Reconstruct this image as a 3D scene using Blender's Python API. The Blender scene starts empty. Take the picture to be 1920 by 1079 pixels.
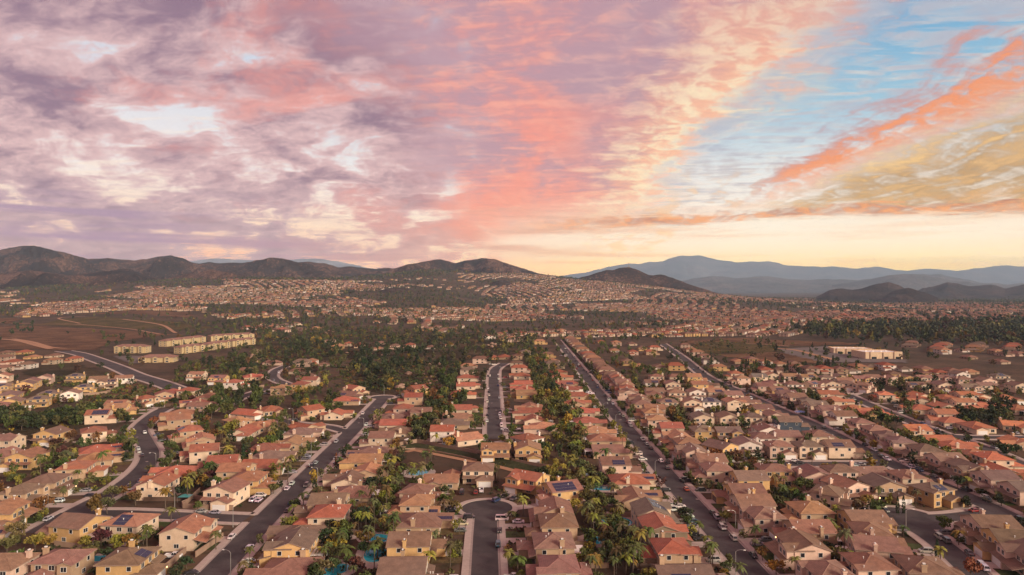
import bpy, math, random
import numpy as np
from mathutils import Vector, Matrix

random.seed(7)
rng = np.random.default_rng(7)
scene = bpy.context.scene
col = scene.collection
R = math.radians
CAM_H, FPX, CX, CY = 90.0, 1274.0, 960.0, 540.0


def lin(c):
    """0-255 display colour to linear."""
    out = []
    for v in c[:3]:
        v /= 255.0
        out.append(v / 12.92 if v <= 0.04045 else ((v + 0.055) / 1.055) ** 2.4)
    return tuple(out)


# ------------------------------------------------------------------ camera
cam_data = bpy.data.cameras.new('camera')
cam = bpy.data.objects.new('camera', cam_data)
col.objects.link(cam)
cam.location = (0, 0, CAM_H)
cam.rotation_euler = (R(90), 0, 0)
cam_data.sensor_width = 36
cam_data.lens = FPX / 1920 * 36
cam_data.clip_start = 1
cam_data.clip_end = 200000
scene.camera = cam

# ------------------------------------------------------------------ exposure
scene.view_settings.view_transform = 'Standard'
scene.view_settings.look = 'None'
scene.view_settings.gamma = 1
scene.view_settings.use_curve_mapping = False
scene.view_settings.exposure = 0.14
SKY_GAIN = 0.875
SUN_STRENGTH = 5.0
SUN_AZ, SUN_EL = 130.0, 20.0


# ------------------------------------------------------------------ node helper
class NT:
    def __init__(self, tree):
        self.t = tree

    def new(self, kind, **kw):
        n = self.t.nodes.new(kind)
        for k, v in kw.items():
            setattr(n, k, v)
        return n

    def put(self, sock, v):
        if isinstance(v, S):
            self.t.links.new(v.s, sock)
        elif hasattr(v, 'is_output'):
            self.t.links.new(v, sock)
        else:
            sock.default_value = v

    def math(self, op, a, b=None, c=None, clamp=False):
        n = self.new('ShaderNodeMath', operation=op)
        n.use_clamp = clamp
        self.put(n.inputs[0], a)
        if b is not None:
            self.put(n.inputs[1], b)
        if c is not None:
            self.put(n.inputs[2], c)
        return S(self, n.outputs[0])

    def smooth(self, v, a, b, lo=0.0, hi=1.0):
        n = self.new('ShaderNodeMapRange', interpolation_type='SMOOTHSTEP')
        self.put(n.inputs[0], v)
        for i, q in enumerate((a, b, lo, hi)):
            n.inputs[i + 1].default_value = q
        return S(self, n.outputs[0])

    def noise(self, vec, scale=1.0, detail=5.0, rough=0.55, dist=0.0, color=False, lac=2.0):
        n = self.new('ShaderNodeTexNoise')
        if vec is not None:
            self.put(n.inputs['Vector'], vec)
        n.inputs['Scale'].default_value = scale
        n.inputs['Detail'].default_value = detail
        n.inputs['Roughness'].default_value = rough
        n.inputs['Lacunarity'].default_value = lac
        n.inputs['Distortion'].default_value = dist
        return S(self, n.outputs['Color' if color else 'Fac'])

    def vec(self, x, y, z=0.0):
        n = self.new('ShaderNodeCombineXYZ')
        for i, q in enumerate((x, y, z)):
            self.put(n.inputs[i], q)
        return S(self, n.outputs[0])

    def mix(self, f, a, b, mode='MIX'):
        n = self.new('ShaderNodeMix', data_type='RGBA', blend_type=mode)
        n.clamp_factor = True
        self.put(n.inputs[0], f)
        for i, q in ((6, a), (7, b)):
            if isinstance(q, tuple):
                q = (q[0], q[1], q[2], 1)
            self.put(n.inputs[i], q)
        return S(self, n.outputs[2])

    def ramp(self, f, stops, interp='LINEAR'):
        n = self.new('ShaderNodeValToRGB')
        r = n.color_ramp
        r.interpolation = interp
        while len(r.elements) < len(stops):
            r.elements.new(0.5)
        for e, (p, c) in zip(r.elements, stops):
            e.position = p
            e.color = (c[0], c[1], c[2], 1)
        self.put(n.inputs[0], f)
        return S(self, n.outputs[0])


class S:
    def __init__(self, nt, s):
        self.n, self.s = nt, s

    def __add__(self, o): return self.n.math('ADD', self, o)
    def __radd__(self, o): return self.n.math('ADD', o, self)
    def __sub__(self, o): return self.n.math('SUBTRACT', self, o)
    def __rsub__(self, o): return self.n.math('SUBTRACT', o, self)
    def __mul__(self, o): return self.n.math('MULTIPLY', self, o)
    def __rmul__(self, o): return self.n.math('MULTIPLY', o, self)
    def __truediv__(self, o): return self.n.math('DIVIDE', self, o)
    def __rtruediv__(self, o): return self.n.math('DIVIDE', o, self)


# ------------------------------------------------------------------ world: dusk sky with lit cloud decks
world = bpy.data.worlds.new('World')
scene.world = world
world.use_nodes = True
wt = world.node_tree
wt.nodes.clear()
N = NT(wt)
tc = N.new('ShaderNodeTexCoord')
sep = N.new('ShaderNodeSeparateXYZ')
wt.links.new(tc.outputs['Generated'], sep.inputs[0])
dx, dy, dz = (S(N, sep.outputs[i]) for i in range(3))
up = N.math('MAXIMUM', dz, 0.0)
den = up + 0.06                                   # cloud decks bend down towards the horizon
px, py = dx / den, dy / den
warp = N.noise(N.vec(px, py, 3.7), 0.55, 3, 0.5)
warp2 = N.noise(N.vec(px, py, 9.1), 1.7, 4, 0.55)
s = px + (warp - 0.5) * 0.55 + (warp2 - 0.5) * 0.35        # across the bands
l = py + (warp2 - 0.5) * 0.8 + (warp - 0.5) * 0.7          # along the bands
den2 = up + 0.42
qx, qy = dx / den2, dy / den2                     # the same decks, less flattened: thick cells seen from the side
qw = N.noise(N.vec(qx, qy, 21.0), 3.0, 4, 0.55)
ux, uy = qx + (qw - 0.5) * 0.22, qy + (warp2 - 0.5) * 0.2
puff = N.noise(N.vec(ux, uy * 1.3, 0.0), 5.2, 10, 0.6, 0.2)
big = N.noise(N.vec(qx, qy, 5.0), 1.9, 4, 0.5)
fine = N.noise(N.vec(qx, qy * 1.5, 2.0), 18.0, 8, 0.62, 0.5)
ripple = N.noise(N.vec(px * 1.7 + (warp2 - 0.5) * 1.5, py * 5.5 + px * 0.8, 1.0), 1.9, 8, 0.62, 0.6)
streak = N.noise(N.vec(s * 5.5, l * 0.9, 4.0), 1.0, 8, 0.6, 0.4)
coral_n = N.noise(N.vec(ux, uy, 12.0), 3.3, 9, 0.58, 0.3)

# clear air: peach / gold low, cream above, blue high up on the sunset side
side = N.smooth(dx, -0.55, 0.42)
cl_left = N.ramp(up, [(0.0, lin((232, 160, 148))), (0.045, lin((240, 182, 160))), (0.09, lin((248, 212, 186))),
                      (0.16, lin((240, 230, 228))), (0.28, lin((216, 218, 228))), (0.5, lin((180, 196, 220))), (1.0, lin((130, 160, 200)))])
cl_right = N.ramp(up, [(0.0, lin((248, 210, 142))), (0.035, lin((251, 224, 176))), (0.065, lin((252, 238, 214))),
                       (0.115, lin((248, 238, 226))), (0.16, lin((226, 228, 228))), (0.24, lin((158, 196, 216))),
                       (0.34, lin((108, 168, 208))), (0.6, lin((78, 136, 194))), (1.0, lin((60, 110, 180)))])
sky = N.mix(side, cl_left, cl_right)
sky = N.mix(N.smooth(ripple + big * 0.4, 0.62, 0.86, 0, 0.55), sky, lin((250, 226, 205)))   # thin high veil

# 1. left: puffy grey-mauve altocumulus with pink edges and gaps
wl = N.smooth(s + (big - 0.5) * 0.9, 0.1, -0.55)
body = puff + (big - 0.5) * 0.34 + (fine - 0.5) * 0.22 + N.smooth(up, 0.10, 0.32, -0.005, 0.125)
cov_l = N.smooth(body, 0.375, 0.50)
thick = N.smooth(body + (fine - 0.5) * 0.15, 0.43, 0.72)
c_l = N.mix(thick, lin((222, 184, 184)), lin((146, 116, 136)))
c_l = N.mix(N.smooth(coral_n + (fine - 0.5) * 0.25, 0.52, 0.70, 0, 0.7), c_l, lin((238, 156, 144)))
c_l = N.mix(N.smooth(up, 0.19, 0.03, 0, 0.7), c_l, N.mix(N.smooth(dx, -0.35, 0.05), lin((178, 154, 166)), lin((236, 172, 150))))
sky = N.mix(wl * cov_l, sky, c_l)

# 2. middle: wide coral sheet with mauve shade
wc = N.smooth(s + (big - 0.5) * 1.0 + (puff - 0.5) * 0.8, -0.85, -0.15)
edge_r = N.smooth(s + (ripple - 0.5) * 0.7 + (streak - 0.5) * 0.35 + (fine - 0.5) * 0.3, 1.24, 0.86)
c_c = N.mix(N.smooth(coral_n + (fine - 0.5) * 0.28 + (ripple - 0.5) * 0.25, 0.38, 0.62), lin((190, 148, 160)), lin((243, 150, 134)))
c_c = N.mix(N.smooth(fine * 0.5 + ripple * 0.5, 0.46, 0.66, 0, 0.5), c_c, lin((247, 184, 166)))
c_c = N.mix(N.smooth(s + (big - 0.5) * 0.9, 0.15, 0.55, 0, 0.55) * N.smooth(s, 1.0, 0.75) * N.smooth(up, 0.12, 0.22), c_c,
            N.mix(N.smooth(fine, 0.4, 0.65), lin((182, 148, 160)), lin((208, 170, 172))))
c_c = N.mix(N.smooth(s + (ripple - 0.5) * 0.5 + (fine - 0.5) * 0.4, 0.42, 0.92, 0, 0.95) * N.smooth(py, 1.9, 2.9, 0.5, 1), c_c,
            N.mix(N.smooth(fine, 0.42, 0.58), lin((250, 190, 156)), lin((253, 228, 190))))
c_c = N.mix(N.smooth(up, 0.16, 0.05, 0, 0.65) * N.smooth(s, -0.9, 0.4), c_c, lin((250, 196, 162)))
cov_c = wc * edge_r * N.smooth(puff + (big - 0.5) * 0.4 + (fine - 0.5) * 0.25, 0.26, 0.42, 0.72, 0.98)
far_c = N.smooth(l + s * 1.1 + (ripple - 0.5) * 1.5, 8.4, 5.4, 0.12, 1)
sky = N.mix(cov_c * far_c, sky, c_c)

# 3. wisps in the blue gap
wg = N.smooth(s, 0.85, 1.1) * N.smooth(s, 2.0, 1.6)
sky = N.mix(wg * N.smooth(ripple * 0.6 + fine * 0.4 + (streak - 0.5) * 0.5, 0.42, 0.62, 0, 0.8) * N.smooth(l, 7.5, 5.0), sky, lin((176, 180, 196)))
sky = N.mix(wg * N.smooth(fine * 0.5 + streak * 0.5, 0.46, 0.6, 0, 0.75) * N.smooth(py, 3.6, 5.0), sky, lin((252, 210, 166)))

# 4. orange streak and the olive-gold deck beyond it
q = s + (streak - 0.5) * 0.95 + (fine - 0.5) * 0.3 + (ripple - 0.5) * 0.25
c_o = N.mix(N.smooth(streak + (fine - 0.5) * 0.5, 0.36, 0.66), lin((168, 132, 92)), lin((214, 168, 116)))
c_o = N.mix(N.smooth(fine * 0.3 + streak * 0.55 + ripple * 0.15, 0.50, 0.62, 0, 0.8) * N.smooth(s, 3.0, 1.9), c_o, lin((251, 208, 138)))
far_o = N.smooth(l + s * 0.42 + (streak - 0.5) * 0.4 + (ripple - 0.5) * 0.9 + (fine - 0.5) * 0.4, 7.5, 6.2)
cov_o = N.smooth(q, 1.80, 2.42) * far_o * N.smooth(puff * 0.4 + streak * 0.6 + (fine - 0.5) * 0.5, 0.34, 0.56, 0.30, 0.95)
sky = N.mix(cov_o, sky, c_o)
feather = N.smooth(q, 1.58, 1.84) * N.smooth(q, 2.22, 1.90) * N.smooth(fine * 0.5 + streak * 0.5, 0.36, 0.56, 0.12, 0.95) * N.smooth(l, 5.6, 4.0)
sky = N.mix(feather, sky, N.mix(N.smooth(q, 1.72, 1.90), lin((206, 146, 140)), lin((243, 150, 102))))
# dark low bank along the far rim of the deck
rim = l + s * 0.42 + (streak - 0.5) * 0.4 + (ripple - 0.5) * 0.8
band = N.smooth(streak * 0.5 + fine * 0.5, 0.38, 0.55, 0.35, 1) * N.smooth(rim, 6.35, 6.6) * N.smooth(rim, 7.2, 6.85) * N.smooth(s, -0.3, 0.9)
sky = N.mix(band * 0.85, sky, N.mix(N.smooth(fine, 0.4, 0.6), lin((184, 118, 106)), lin((240, 158, 106))))

# 5. long low streaks above the hills
low = N.noise(N.vec(dx * 3.2, up * 60.0, 7.0), 1.0, 6, 0.6, 0.4)
wlow = N.smooth(up, 0.015, 0.04) * N.smooth(up, 0.14, 0.09)
c_low = N.mix(side, lin((166, 138, 166)), lin((244, 176, 128)))
sky = N.mix(wlow * N.smooth(low, 0.46, 0.66) * N.smooth(dx, 0.45, -0.3, 0.35, 0.9), sky, c_low)

# the sky above the haze: brighter low down, where more air lies in between
HAZE_D, HAZE_TOP, HAZE_FAR = 4.4e-5, 1330.0, 34000.0
path = N.math('MINIMUM', HAZE_TOP / N.math('MAXIMUM', dz, 0.02), HAZE_FAR)
trans = N.math('EXPONENT', path * -HAZE_D)
air = N.mix(side, (0.22, 0.27, 0.36), (0.24, 0.29, 0.38))
airx = N.vec(1.0 - trans, 1.0 - trans, 1.0 - trans)
inv = N.vec(1.0 / trans, 1.0 / trans, 1.0 / trans)
sky = N.mix(1.0, sky, N.mix(1.0, air, airx, 'MULTIPLY'), 'SUBTRACT')
sky = N.mix(1.0, sky, inv, 'MULTIPLY')
sky = N.mix(1.0, sky, (0.004, 0.004, 0.004), 'LIGHTEN')
bg = N.new('ShaderNodeBackground')
wt.links.new(sky.s, bg.inputs[0])
bg.inputs[1].default_value = SKY_GAIN
nis = N.new('ShaderNodeTexSky', sky_type='NISHITA')
nis.sun_disc = False
nis.sun_elevation = R(SUN_EL)
nis.sun_rotation = R(SUN_AZ)
nis.dust_density = 2.0
bg2 = N.new('ShaderNodeBackground')
wt.links.new(nis.outputs[0], bg2.inputs[0])
bg2.inputs[1].default_value = 0.008
addb = N.new('ShaderNodeAddShader')
wt.links.new(bg.outputs[0], addb.inputs[0])
wt.links.new(bg2.outputs[0], addb.inputs[1])
outw = N.new('ShaderNodeOutputWorld')
wt.links.new(addb.outputs[0], outw.inputs[0])
world.cycles.sampling_method = 'MANUAL'
world.cycles.sample_map_resolution = 512

# ------------------------------------------------------------------ sun: soft afterglow low on the right
sun_data = bpy.data.lights.new('sun', 'SUN')
sun = bpy.data.objects.new('sun', sun_data)
col.objects.link(sun)
sun_data.energy = SUN_STRENGTH
sun_data.angle = R(18)
sun_data.color = (1.0, 0.84, 0.64)
sd = Vector((math.sin(R(SUN_AZ)) * math.cos(R(SUN_EL)), math.cos(R(SUN_AZ)) * math.cos(R(SUN_EL)), math.sin(R(SUN_EL))))
sun.rotation_euler = sd.to_track_quat('Z', 'Y').to_euler()
sun.location = (600, 200, 300)

scene.cycles.use_denoising = True
scene.cycles.max_bounces = 5
scene.cycles.diffuse_bounces = 2
scene.cycles.glossy_bounces = 2
scene.cycles.transmission_bounces = 2
scene.cycles.transparent_max_bounces = 6
scene.cycles.volume_bounces = 0


# ------------------------------------------------------------------ small maths
def _hash(ix, iy, seed):
    h = (ix.astype(np.int64) * 374761393 + iy.astype(np.int64) * 668265263 + seed * 974711) & 0x7fffffff
    h = ((h ^ (h >> 13)) * 1274126177) & 0x7fffffff
    return ((h ^ (h >> 16)) & 0xffff) / 65535.0


def vnoise(x, y, seed=0):
    x, y = np.asarray(x, float), np.asarray(y, float)
    ix, iy = np.floor(x), np.floor(y)
    fx, fy = x - ix, y - iy
    fx, fy = fx * fx * (3 - 2 * fx), fy * fy * (3 - 2 * fy)
    a, b = _hash(ix, iy, seed), _hash(ix + 1, iy, seed)
    c, d = _hash(ix, iy + 1, seed), _hash(ix + 1, iy + 1, seed)
    return (a * (1 - fx) + b * fx) * (1 - fy) + (c * (1 - fx) + d * fx) * fy


def fbm(x, y, octv=5, seed=0, gain=0.5):
    t, a, n = 0.0, 1.0, 0.0
    for o in range(octv):
        t = t + a * vnoise(x * 2 ** o, y * 2 ** o, seed + o * 17)
        n += a
        a *= gain
    return t / n


def ridged(x, y, octv=5, seed=0):
    t, a, n = 0.0, 1.0, 0.0
    for o in range(octv):
        t = t + a * np.abs(2 * vnoise(x * 2 ** o, y * 2 ** o, seed + o * 31) - 1)
        n += a
        a *= 0.5
    return t / n


def sstep(v, a, b):
    t = np.clip((np.asarray(v, float) - a) / (b - a), 0, 1)
    return t * t * (3 - 2 * t)


def ground_z(x, y):
    """Height of the valley floor."""
    x, y = np.asarray(x, float), np.asarray(y, float)
    r = np.hypot(x, y)
    far = sstep(r, 900, 2600)
    z = far * (fbm(x / 700, y / 700, 4, 3) - 0.5) * 26
    z = z + 150 * np.exp(-((x + 150) / 700) ** 2 - ((y - 4500) / 1100) ** 2) * sstep(y, 1500, 3000)
    z = z + 78 * np.exp(-((x - 680) / 700) ** 2 - ((y - 4300) / 1200) ** 2) * sstep(y, 1500, 3000)
    z = z + 70 * np.exp(-((x + 1500) / 900) ** 2 - ((y - 3900) / 900) ** 2) * sstep(y, 1500, 3000)
    z = z + 66 * sstep(y, 1250, 3700) * sstep(-x / np.maximum(y, 1), 0.02, 0.14)
    # the brushy ravine below the end of the left street
    d = np.hypot((x + 150) / 120, (y - 830) / 70)
    z = z - 9 * (1 - sstep(d, 0.35, 1.0))
    return z


def gpt(px_, py_, z=None):
    """Where the ray through a photograph pixel meets height z on the flat town floor."""
    zz = 0.0 if z is None else z
    Y = (CAM_H - zz) * FPX / (py_ - CY)
    if z is None and Y > 650:
        for _ in range(12):                       # settle on the sloping floor further out
            zz = 0.5 * zz + 0.5 * float(ground_z((px_ - CX) * Y / FPX, Y))
            Y = (CAM_H - zz) * FPX / (py_ - CY)
    return ((px_ - CX) * Y / FPX, Y)


def link(name, mesh, parent=None, kind=None):
    o = bpy.data.objects.new(name, mesh)
    col.objects.link(o)
    if parent is not None:
        o.parent = parent
    if kind:
        o['kind'] = kind
    return o


def tag(o, label, cat, group=None):
    o['label'] = label
    o['category'] = cat
    if group:
        o['group'] = group
    return o


def empty(name, loc, rz=0.0):
    o = bpy.data.objects.new(name, None)
    o.empty_display_size = 1
    col.objects.link(o)
    o.location = loc
    o.rotation_euler = (0, 0, rz)
    return o


class MB:
    """Collects faces, then becomes one mesh."""

    def __init__(self):
        self.v, self.f, self.m = [], [], []

    def face(self, pts, m=0):
        i = len(self.v)
        self.v += [tuple(p) for p in pts]
        self.f.append(tuple(range(i, i + len(pts))))
        self.m.append(m)

    def box(self, x0, x1, y0, y1, z0, z1, m=0, bottom=True):
        p = [(x0, y0, z0), (x1, y0, z0), (x1, y1, z0), (x0, y1, z0), (x0, y0, z1), (x1, y0, z1), (x1, y1, z1), (x0, y1, z1)]
        i = len(self.v)
        self.v += p
        fs = [(4, 5, 6, 7), (0, 1, 5, 4), (1, 2, 6, 5), (2, 3, 7, 6), (3, 0, 4, 7)]
        if bottom:
            fs.append((3, 2, 1, 0))
        for q in fs:
            self.f.append(tuple(i + k for k in q))
            self.m.append(m)

    def prism(self, base, top, m=0, caps=True):
        """base and top: rings of the same length, counter-clockwise seen from outside the top."""
        n, i = len(base), len(self.v)
        self.v += [tuple(p) for p in base] + [tuple(p) for p in top]
        for k in range(n):
            j = (k + 1) % n
            self.f.append((i + k, i + j, i + n + j, i + n + k))
            self.m.append(m)
        if caps:
            self.f.append(tuple(i + n + k for k in range(n)))
            self.f.append(tuple(i + n - 1 - k for k in range(n)))
            self.m += [m, m]

    def tube(self, pts, rad, n=6, m=0):
        if not isinstance(rad, (list, tuple)):
            rad = [rad] * len(pts)
        rings = []
        for k, p in enumerate(pts):
            a = Vector(pts[max(k - 1, 0)])
            b = Vector(pts[min(k + 1, len(pts) - 1)])
            d = (b - a).normalized()
            u = d.cross(Vector((0, 0, 1)) if abs(d.z) < 0.9 else Vector((1, 0, 0))).normalized()
            w = u.cross(d)
            i = len(self.v)
            for q in range(n):
                t = 2 * math.pi * q / n
                c = Vector(p) + rad[k] * (math.cos(t) * u + math.sin(t) * w)
                self.v.append(tuple(c))
            rings.append(i)
        for a, b in zip(rings, rings[1:]):
            for q in range(n):
                j = (q + 1) % n
                self.f.append((a + q, b + q, b + j, a + j))
                self.m.append(m)
        self.f.append(tuple(rings[-1] + q for q in range(n)))
        self.f.append(tuple(rings[0] + n - 1 - q for q in range(n)))
        self.m += [m, m]

    def mesh(self, name, mats, smooth=False):
        me = bpy.data.meshes.new(name)
        me.from_pydata(self.v, [], self.f)
        for mt in mats:
            me.materials.append(mt)
        if len(mats) > 1:
            me.polygons.foreach_set('material_index', self.m)
        if smooth:
            me.polygons.foreach_set('use_smooth', [True] * len(self.f))
        me.update()
        return me


def np_mesh(name, verts, quads, mats, smooth=False, tint=None):
    """Mesh from numpy arrays of vertices and quads."""
    me = bpy.data.meshes.new(name)
    nv, nq = len(verts), len(quads)
    me.vertices.add(nv)
    me.vertices.foreach_set('co', np.ascontiguousarray(verts, np.float32).ravel())
    me.loops.add(nq * 4)
    me.loops.foreach_set('vertex_index', np.ascontiguousarray(quads, np.int32).ravel())
    me.polygons.add(nq)
    me.polygons.foreach_set('loop_start', np.arange(0, nq * 4, 4, dtype=np.int32))
    me.polygons.foreach_set('loop_total', np.full(nq, 4, np.int32))
    for mt in mats:
        me.materials.append(mt)
    if smooth:
        me.polygons.foreach_set('use_smooth', np.ones(nq, bool))
    if tint is not None:
        at = me.color_attributes.new('tint', 'FLOAT_COLOR', 'POINT')
        at.data.foreach_set('color', np.ascontiguousarray(np.c_[tint, np.ones(nv)], np.float32).ravel())
    me.update()
    me.validate()
    return me


# ------------------------------------------------------------------ materials
def new_mat(name):
    m = bpy.data.materials.new(name)
    m.use_nodes = True
    n = NT(m.node_tree)
    b = m.node_tree.nodes['Principled BSDF']
    return m, n, b


def simple(name, c, rough=0.7, metal=0.0, var=0.15, scale=3.0, spec=0.3):
    m, n, b = new_mat(name)
    g = n.new('ShaderNodeNewGeometry')
    k = n.noise(g.outputs['Position'], scale, 4, 0.6)
    n.put(b.inputs['Base Color'], n.mix(k, tuple(q * (1 - var * 2) for q in c), tuple(min(1, q * (1 + var * 2)) for q in c)))
    b.inputs['Roughness'].default_value = rough
    b.inputs['Metallic'].default_value = metal
    b.inputs['Specular IOR Level'].default_value = spec
    return m


def tinted(name, rough=0.8, spec=0.25, var=0.18, scale=0.6, attr=None, fine=0.0, fscale=4.0):
    """Takes its colour from the object (or a tint attribute), with weathering on top."""
    m, n, b = new_mat(name)
    g = n.new('ShaderNodeNewGeometry')
    if attr:
        c = S(n, n.new('ShaderNodeVertexColor', layer_name=attr).outputs['Color'])
    else:
        c = S(n, n.new('ShaderNodeObjectInfo').outputs['Color'])
    k = n.noise(g.outputs['Position'], scale, 5, 0.65)
    f = n.smooth(k, 0.3, 0.7, 1 - var, 1 + var)
    if fine:
        k2 = n.noise(g.outputs['Position'], fscale, 3, 0.6)
        f = f * n.smooth(k2, 0.3, 0.7, 1 - fine, 1 + fine)
    n.put(b.inputs['Base Color'], n.mix(1.0, c, n.vec(f, f, f), 'MULTIPLY'))
    b.inputs['Roughness'].default_value = rough
    b.inputs['Specular IOR Level'].default_value = spec
    return m


M = {}
M['wall'] = tinted('stucco', 0.9, 0.15, 0.10, 0.35, fine=0.05)
M['bark'] = simple('bark', (0.11, 0.08, 0.06), 0.9, 0, 0.2, 2)
M['trim'] = simple('white_trim', (0.62, 0.58, 0.54), 0.6, 0, 0.05)
M['fascia'] = simple('fascia', (0.30, 0.21, 0.17), 0.7, 0, 0.08)
M['white'] = simple('white_paint', (0.72, 0.70, 0.68), 0.5, 0, 0.05)
M['concrete'] = simple('concrete', (0.40, 0.34, 0.31), 0.9, 0, 0.14, 0.5)
M['walk'] = simple('sidewalk_concrete', (0.40, 0.335, 0.305), 0.9, 0, 0.12, 0.7)
M['gutter'] = simple('gutter_concrete', (0.30, 0.25, 0.235), 0.9, 0, 0.14, 0.7)
M['block'] = simple('block', (0.30, 0.20, 0.145), 0.9, 0, 0.15, 0.6)
M['wood'] = simple('fence_wood', (0.12, 0.075, 0.055), 0.9, 0, 0.2, 0.8)
M['metal'] = simple('pole_metal', (0.42, 0.41, 0.40), 0.45, 0.6, 0.05)
M['tyre'] = simple('tyre', (0.018, 0.018, 0.02), 0.8, 0, 0.05)
M['hub'] = simple('hub', (0.4, 0.4, 0.42), 0.35, 0.8, 0.05)
M['glass'], _n, _b = new_mat('window_glass')
_b.inputs['Base Color'].default_value = (0.018, 0.02, 0.026, 1)
_b.inputs['Roughness'].default_value = 0.08
_b.inputs['Specular IOR Level'].default_value = 0.6
M['solar'], _n, _b = new_mat('solar_cells')
_g = _n.new('ShaderNodeTexCoord')
_n.put(_b.inputs['Base Color'], _n.mix(_n.noise(_g.outputs['Object'], 1.3, 3), (0.012, 0.016, 0.045), (0.03, 0.036, 0.085)))
_b.inputs['Roughness'].default_value = 0.22
M['paint'], _n, _b = new_mat('car_paint')
_n.put(_b.inputs['Base Color'], S(_n, _n.new('ShaderNodeObjectInfo').outputs['Color']))
_b.inputs['Roughness'].default_value = 0.28
_b.inputs['Coat Weight'].default_value = 0.5
M['headlight'] = simple('lamp_lens', (0.7, 0.7, 0.68), 0.2, 0, 0.02)
M['taillight'] = simple('tail_lens', (0.25, 0.015, 0.012), 0.3, 0, 0.02)
M['glow'], _n, _b = new_mat('lit_lamp')
_b.inputs['Emission Color'].default_value = (1.0, 0.55, 0.22, 1)
_b.inputs['Emission Strength'].default_value = 4.0

# roof tiles: object colour, blotchy ageing, rows of tiles as fine relief
m, n, b = new_mat('roof_tiles')
oi = n.new('ShaderNodeObjectInfo')
g = n.new('ShaderNodeNewGeometry')
to = n.new('ShaderNodeTexCoord')
sepo = n.new('ShaderNodeSeparateXYZ')
n.t.links.new(to.outputs['Object'], sepo.inputs[0])
k = n.noise(g.outputs['Position'], 0.45, 5, 0.65)
k2 = n.noise(g.outputs['Position'], 3.2, 3, 0.7)
k3 = n.noise(g.outputs['Position'], 0.09, 2, 0.5)
wv = n.math('SINE', S(n, sepo.outputs[2]) * (2 * math.pi / 0.17))
f = n.smooth(k, 0.3, 0.7, 0.80, 1.20) * n.smooth(k2, 0.3, 0.7, 0.84, 1.16) * n.smooth(wv, -1, 1, 0.93, 1.05)
cc = n.mix(1.0, S(n, oi.outputs['Color']), n.vec(f, f, f), 'MULTIPLY')
cc = n.mix(n.smooth(k3, 0.45, 0.65, 0, 0.22), cc, (0.21, 0.16, 0.13))
n.put(b.inputs['Base Color'], cc)
b.inputs['Roughness'].default_value = 0.72
b.inputs['Specular IOR Level'].default_value = 0.35
bp = n.new('ShaderNodeBump')
bp.inputs['Strength'].default_value = 0.35
bp.inputs['Distance'].default_value = 0.06
n.put(bp.inputs['Height'], wv * 0.5 + k2)
n.t.links.new(bp.outputs[0], b.inputs['Normal'])
M['roof'] = m
M['ridge'] = tinted('ridge_tiles', 0.75, 0.3, 0.2, 1.5)

# asphalt with patched, slightly mottled surface
m, n, b = new_mat('asphalt')
g = n.new('ShaderNodeNewGeometry')
k = n.noise(g.outputs['Position'], 0.06, 5, 0.6)
k2 = n.noise(g.outputs['Position'], 1.4, 4, 0.7)
k3 = n.math('ABSOLUTE', n.noise(g.outputs['Position'], 0.13, 4, 0.6) - 0.5)
c = n.mix(n.smooth(k, 0.40, 0.60), (0.044, 0.038, 0.041), (0.076, 0.065, 0.067))
c = n.mix(n.smooth(k2, 0.3, 0.75, 0, 0.35), c, (0.05, 0.043, 0.046))
c = n.mix(n.smooth(k3, 0.012, 0.003, 0, 0.6), c, (0.03, 0.027, 0.03))
n.put(b.inputs['Base Color'], c)
b.inputs['Roughness'].default_value = 0.85
b.inputs['Specular IOR Level'].default_value = 0.3
M['asphalt'] = m

# earth of the town: bare soil, bark mulch, dry weeds, paved yards, greener patches
m, n, b = new_mat('earth')
g = n.new('ShaderNodeNewGeometry')
P_ = g.outputs['Position']
a1 = n.noise(P_, 0.0022, 5, 0.6)
a2 = n.noise(P_, 0.016, 5, 0.62)
a3 = n.noise(P_, 0.11, 5, 0.65)
a4 = n.noise(P_, 0.7, 4, 0.7)
c = n.mix(n.smooth(a2, 0.36, 0.64), (0.060, 0.042, 0.030), (0.112, 0.074, 0.050))
c = n.mix(n.smooth(a3, 0.50, 0.66, 0, 0.8), c, (0.040, 0.038, 0.020))
c = n.mix(n.smooth(a1 + (a3 - 0.5) * 0.35, 0.48, 0.64, 0, 0.7), c, (0.046, 0.040, 0.026))
c = n.mix(n.smooth(a4, 0.5, 0.72, 0, 0.55), c, (0.036, 0.032, 0.022))
n.put(b.inputs['Base Color'], c)
b.inputs['Roughness'].default_value = 0.95
b.inputs['Specular IOR Level'].default_value = 0.1
M['earth'] = m


def hill_mat(name, dark, mid, rock, sc=1.0, rockiness=0.6):
    m, n, b = new_mat(name)
    g = n.new('ShaderNodeNewGeometry')
    P_ = g.outputs['Position']
    a1 = n.noise(P_, 0.0035 * sc, 6, 0.62)
    a2 = n.noise(P_, 0.014 * sc, 7, 0.75)
    a3 = n.noise(P_, 0.06 * sc, 5, 0.75)
    c = n.mix(n.smooth(a1, 0.38, 0.62), dark, mid)
    c = n.mix(n.smooth(a2, 0.48, 0.60, 0, 0.75), c, tuple(q * 0.5 for q in dark))
    c = n.mix(n.smooth(a3 * 0.6 + a1 * 0.4, 0.49, 0.62, 0, rockiness), c, rock)
    n.put(b.inputs['Base Color'], c)
    b.inputs['Roughness'].default_value = 0.95
    b.inputs['Specular IOR Level'].default_value = 0.05
    bp = n.new('ShaderNodeBump')
    bp.inputs['Strength'].default_value = 0.9
    bp.inputs['Distance'].default_value = 30 / sc
    n.put(bp.inputs['Height'], a2 + a3 * 0.5)
    n.t.links.new(bp.outputs[0], b.inputs['Normal'])
    return m


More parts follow.
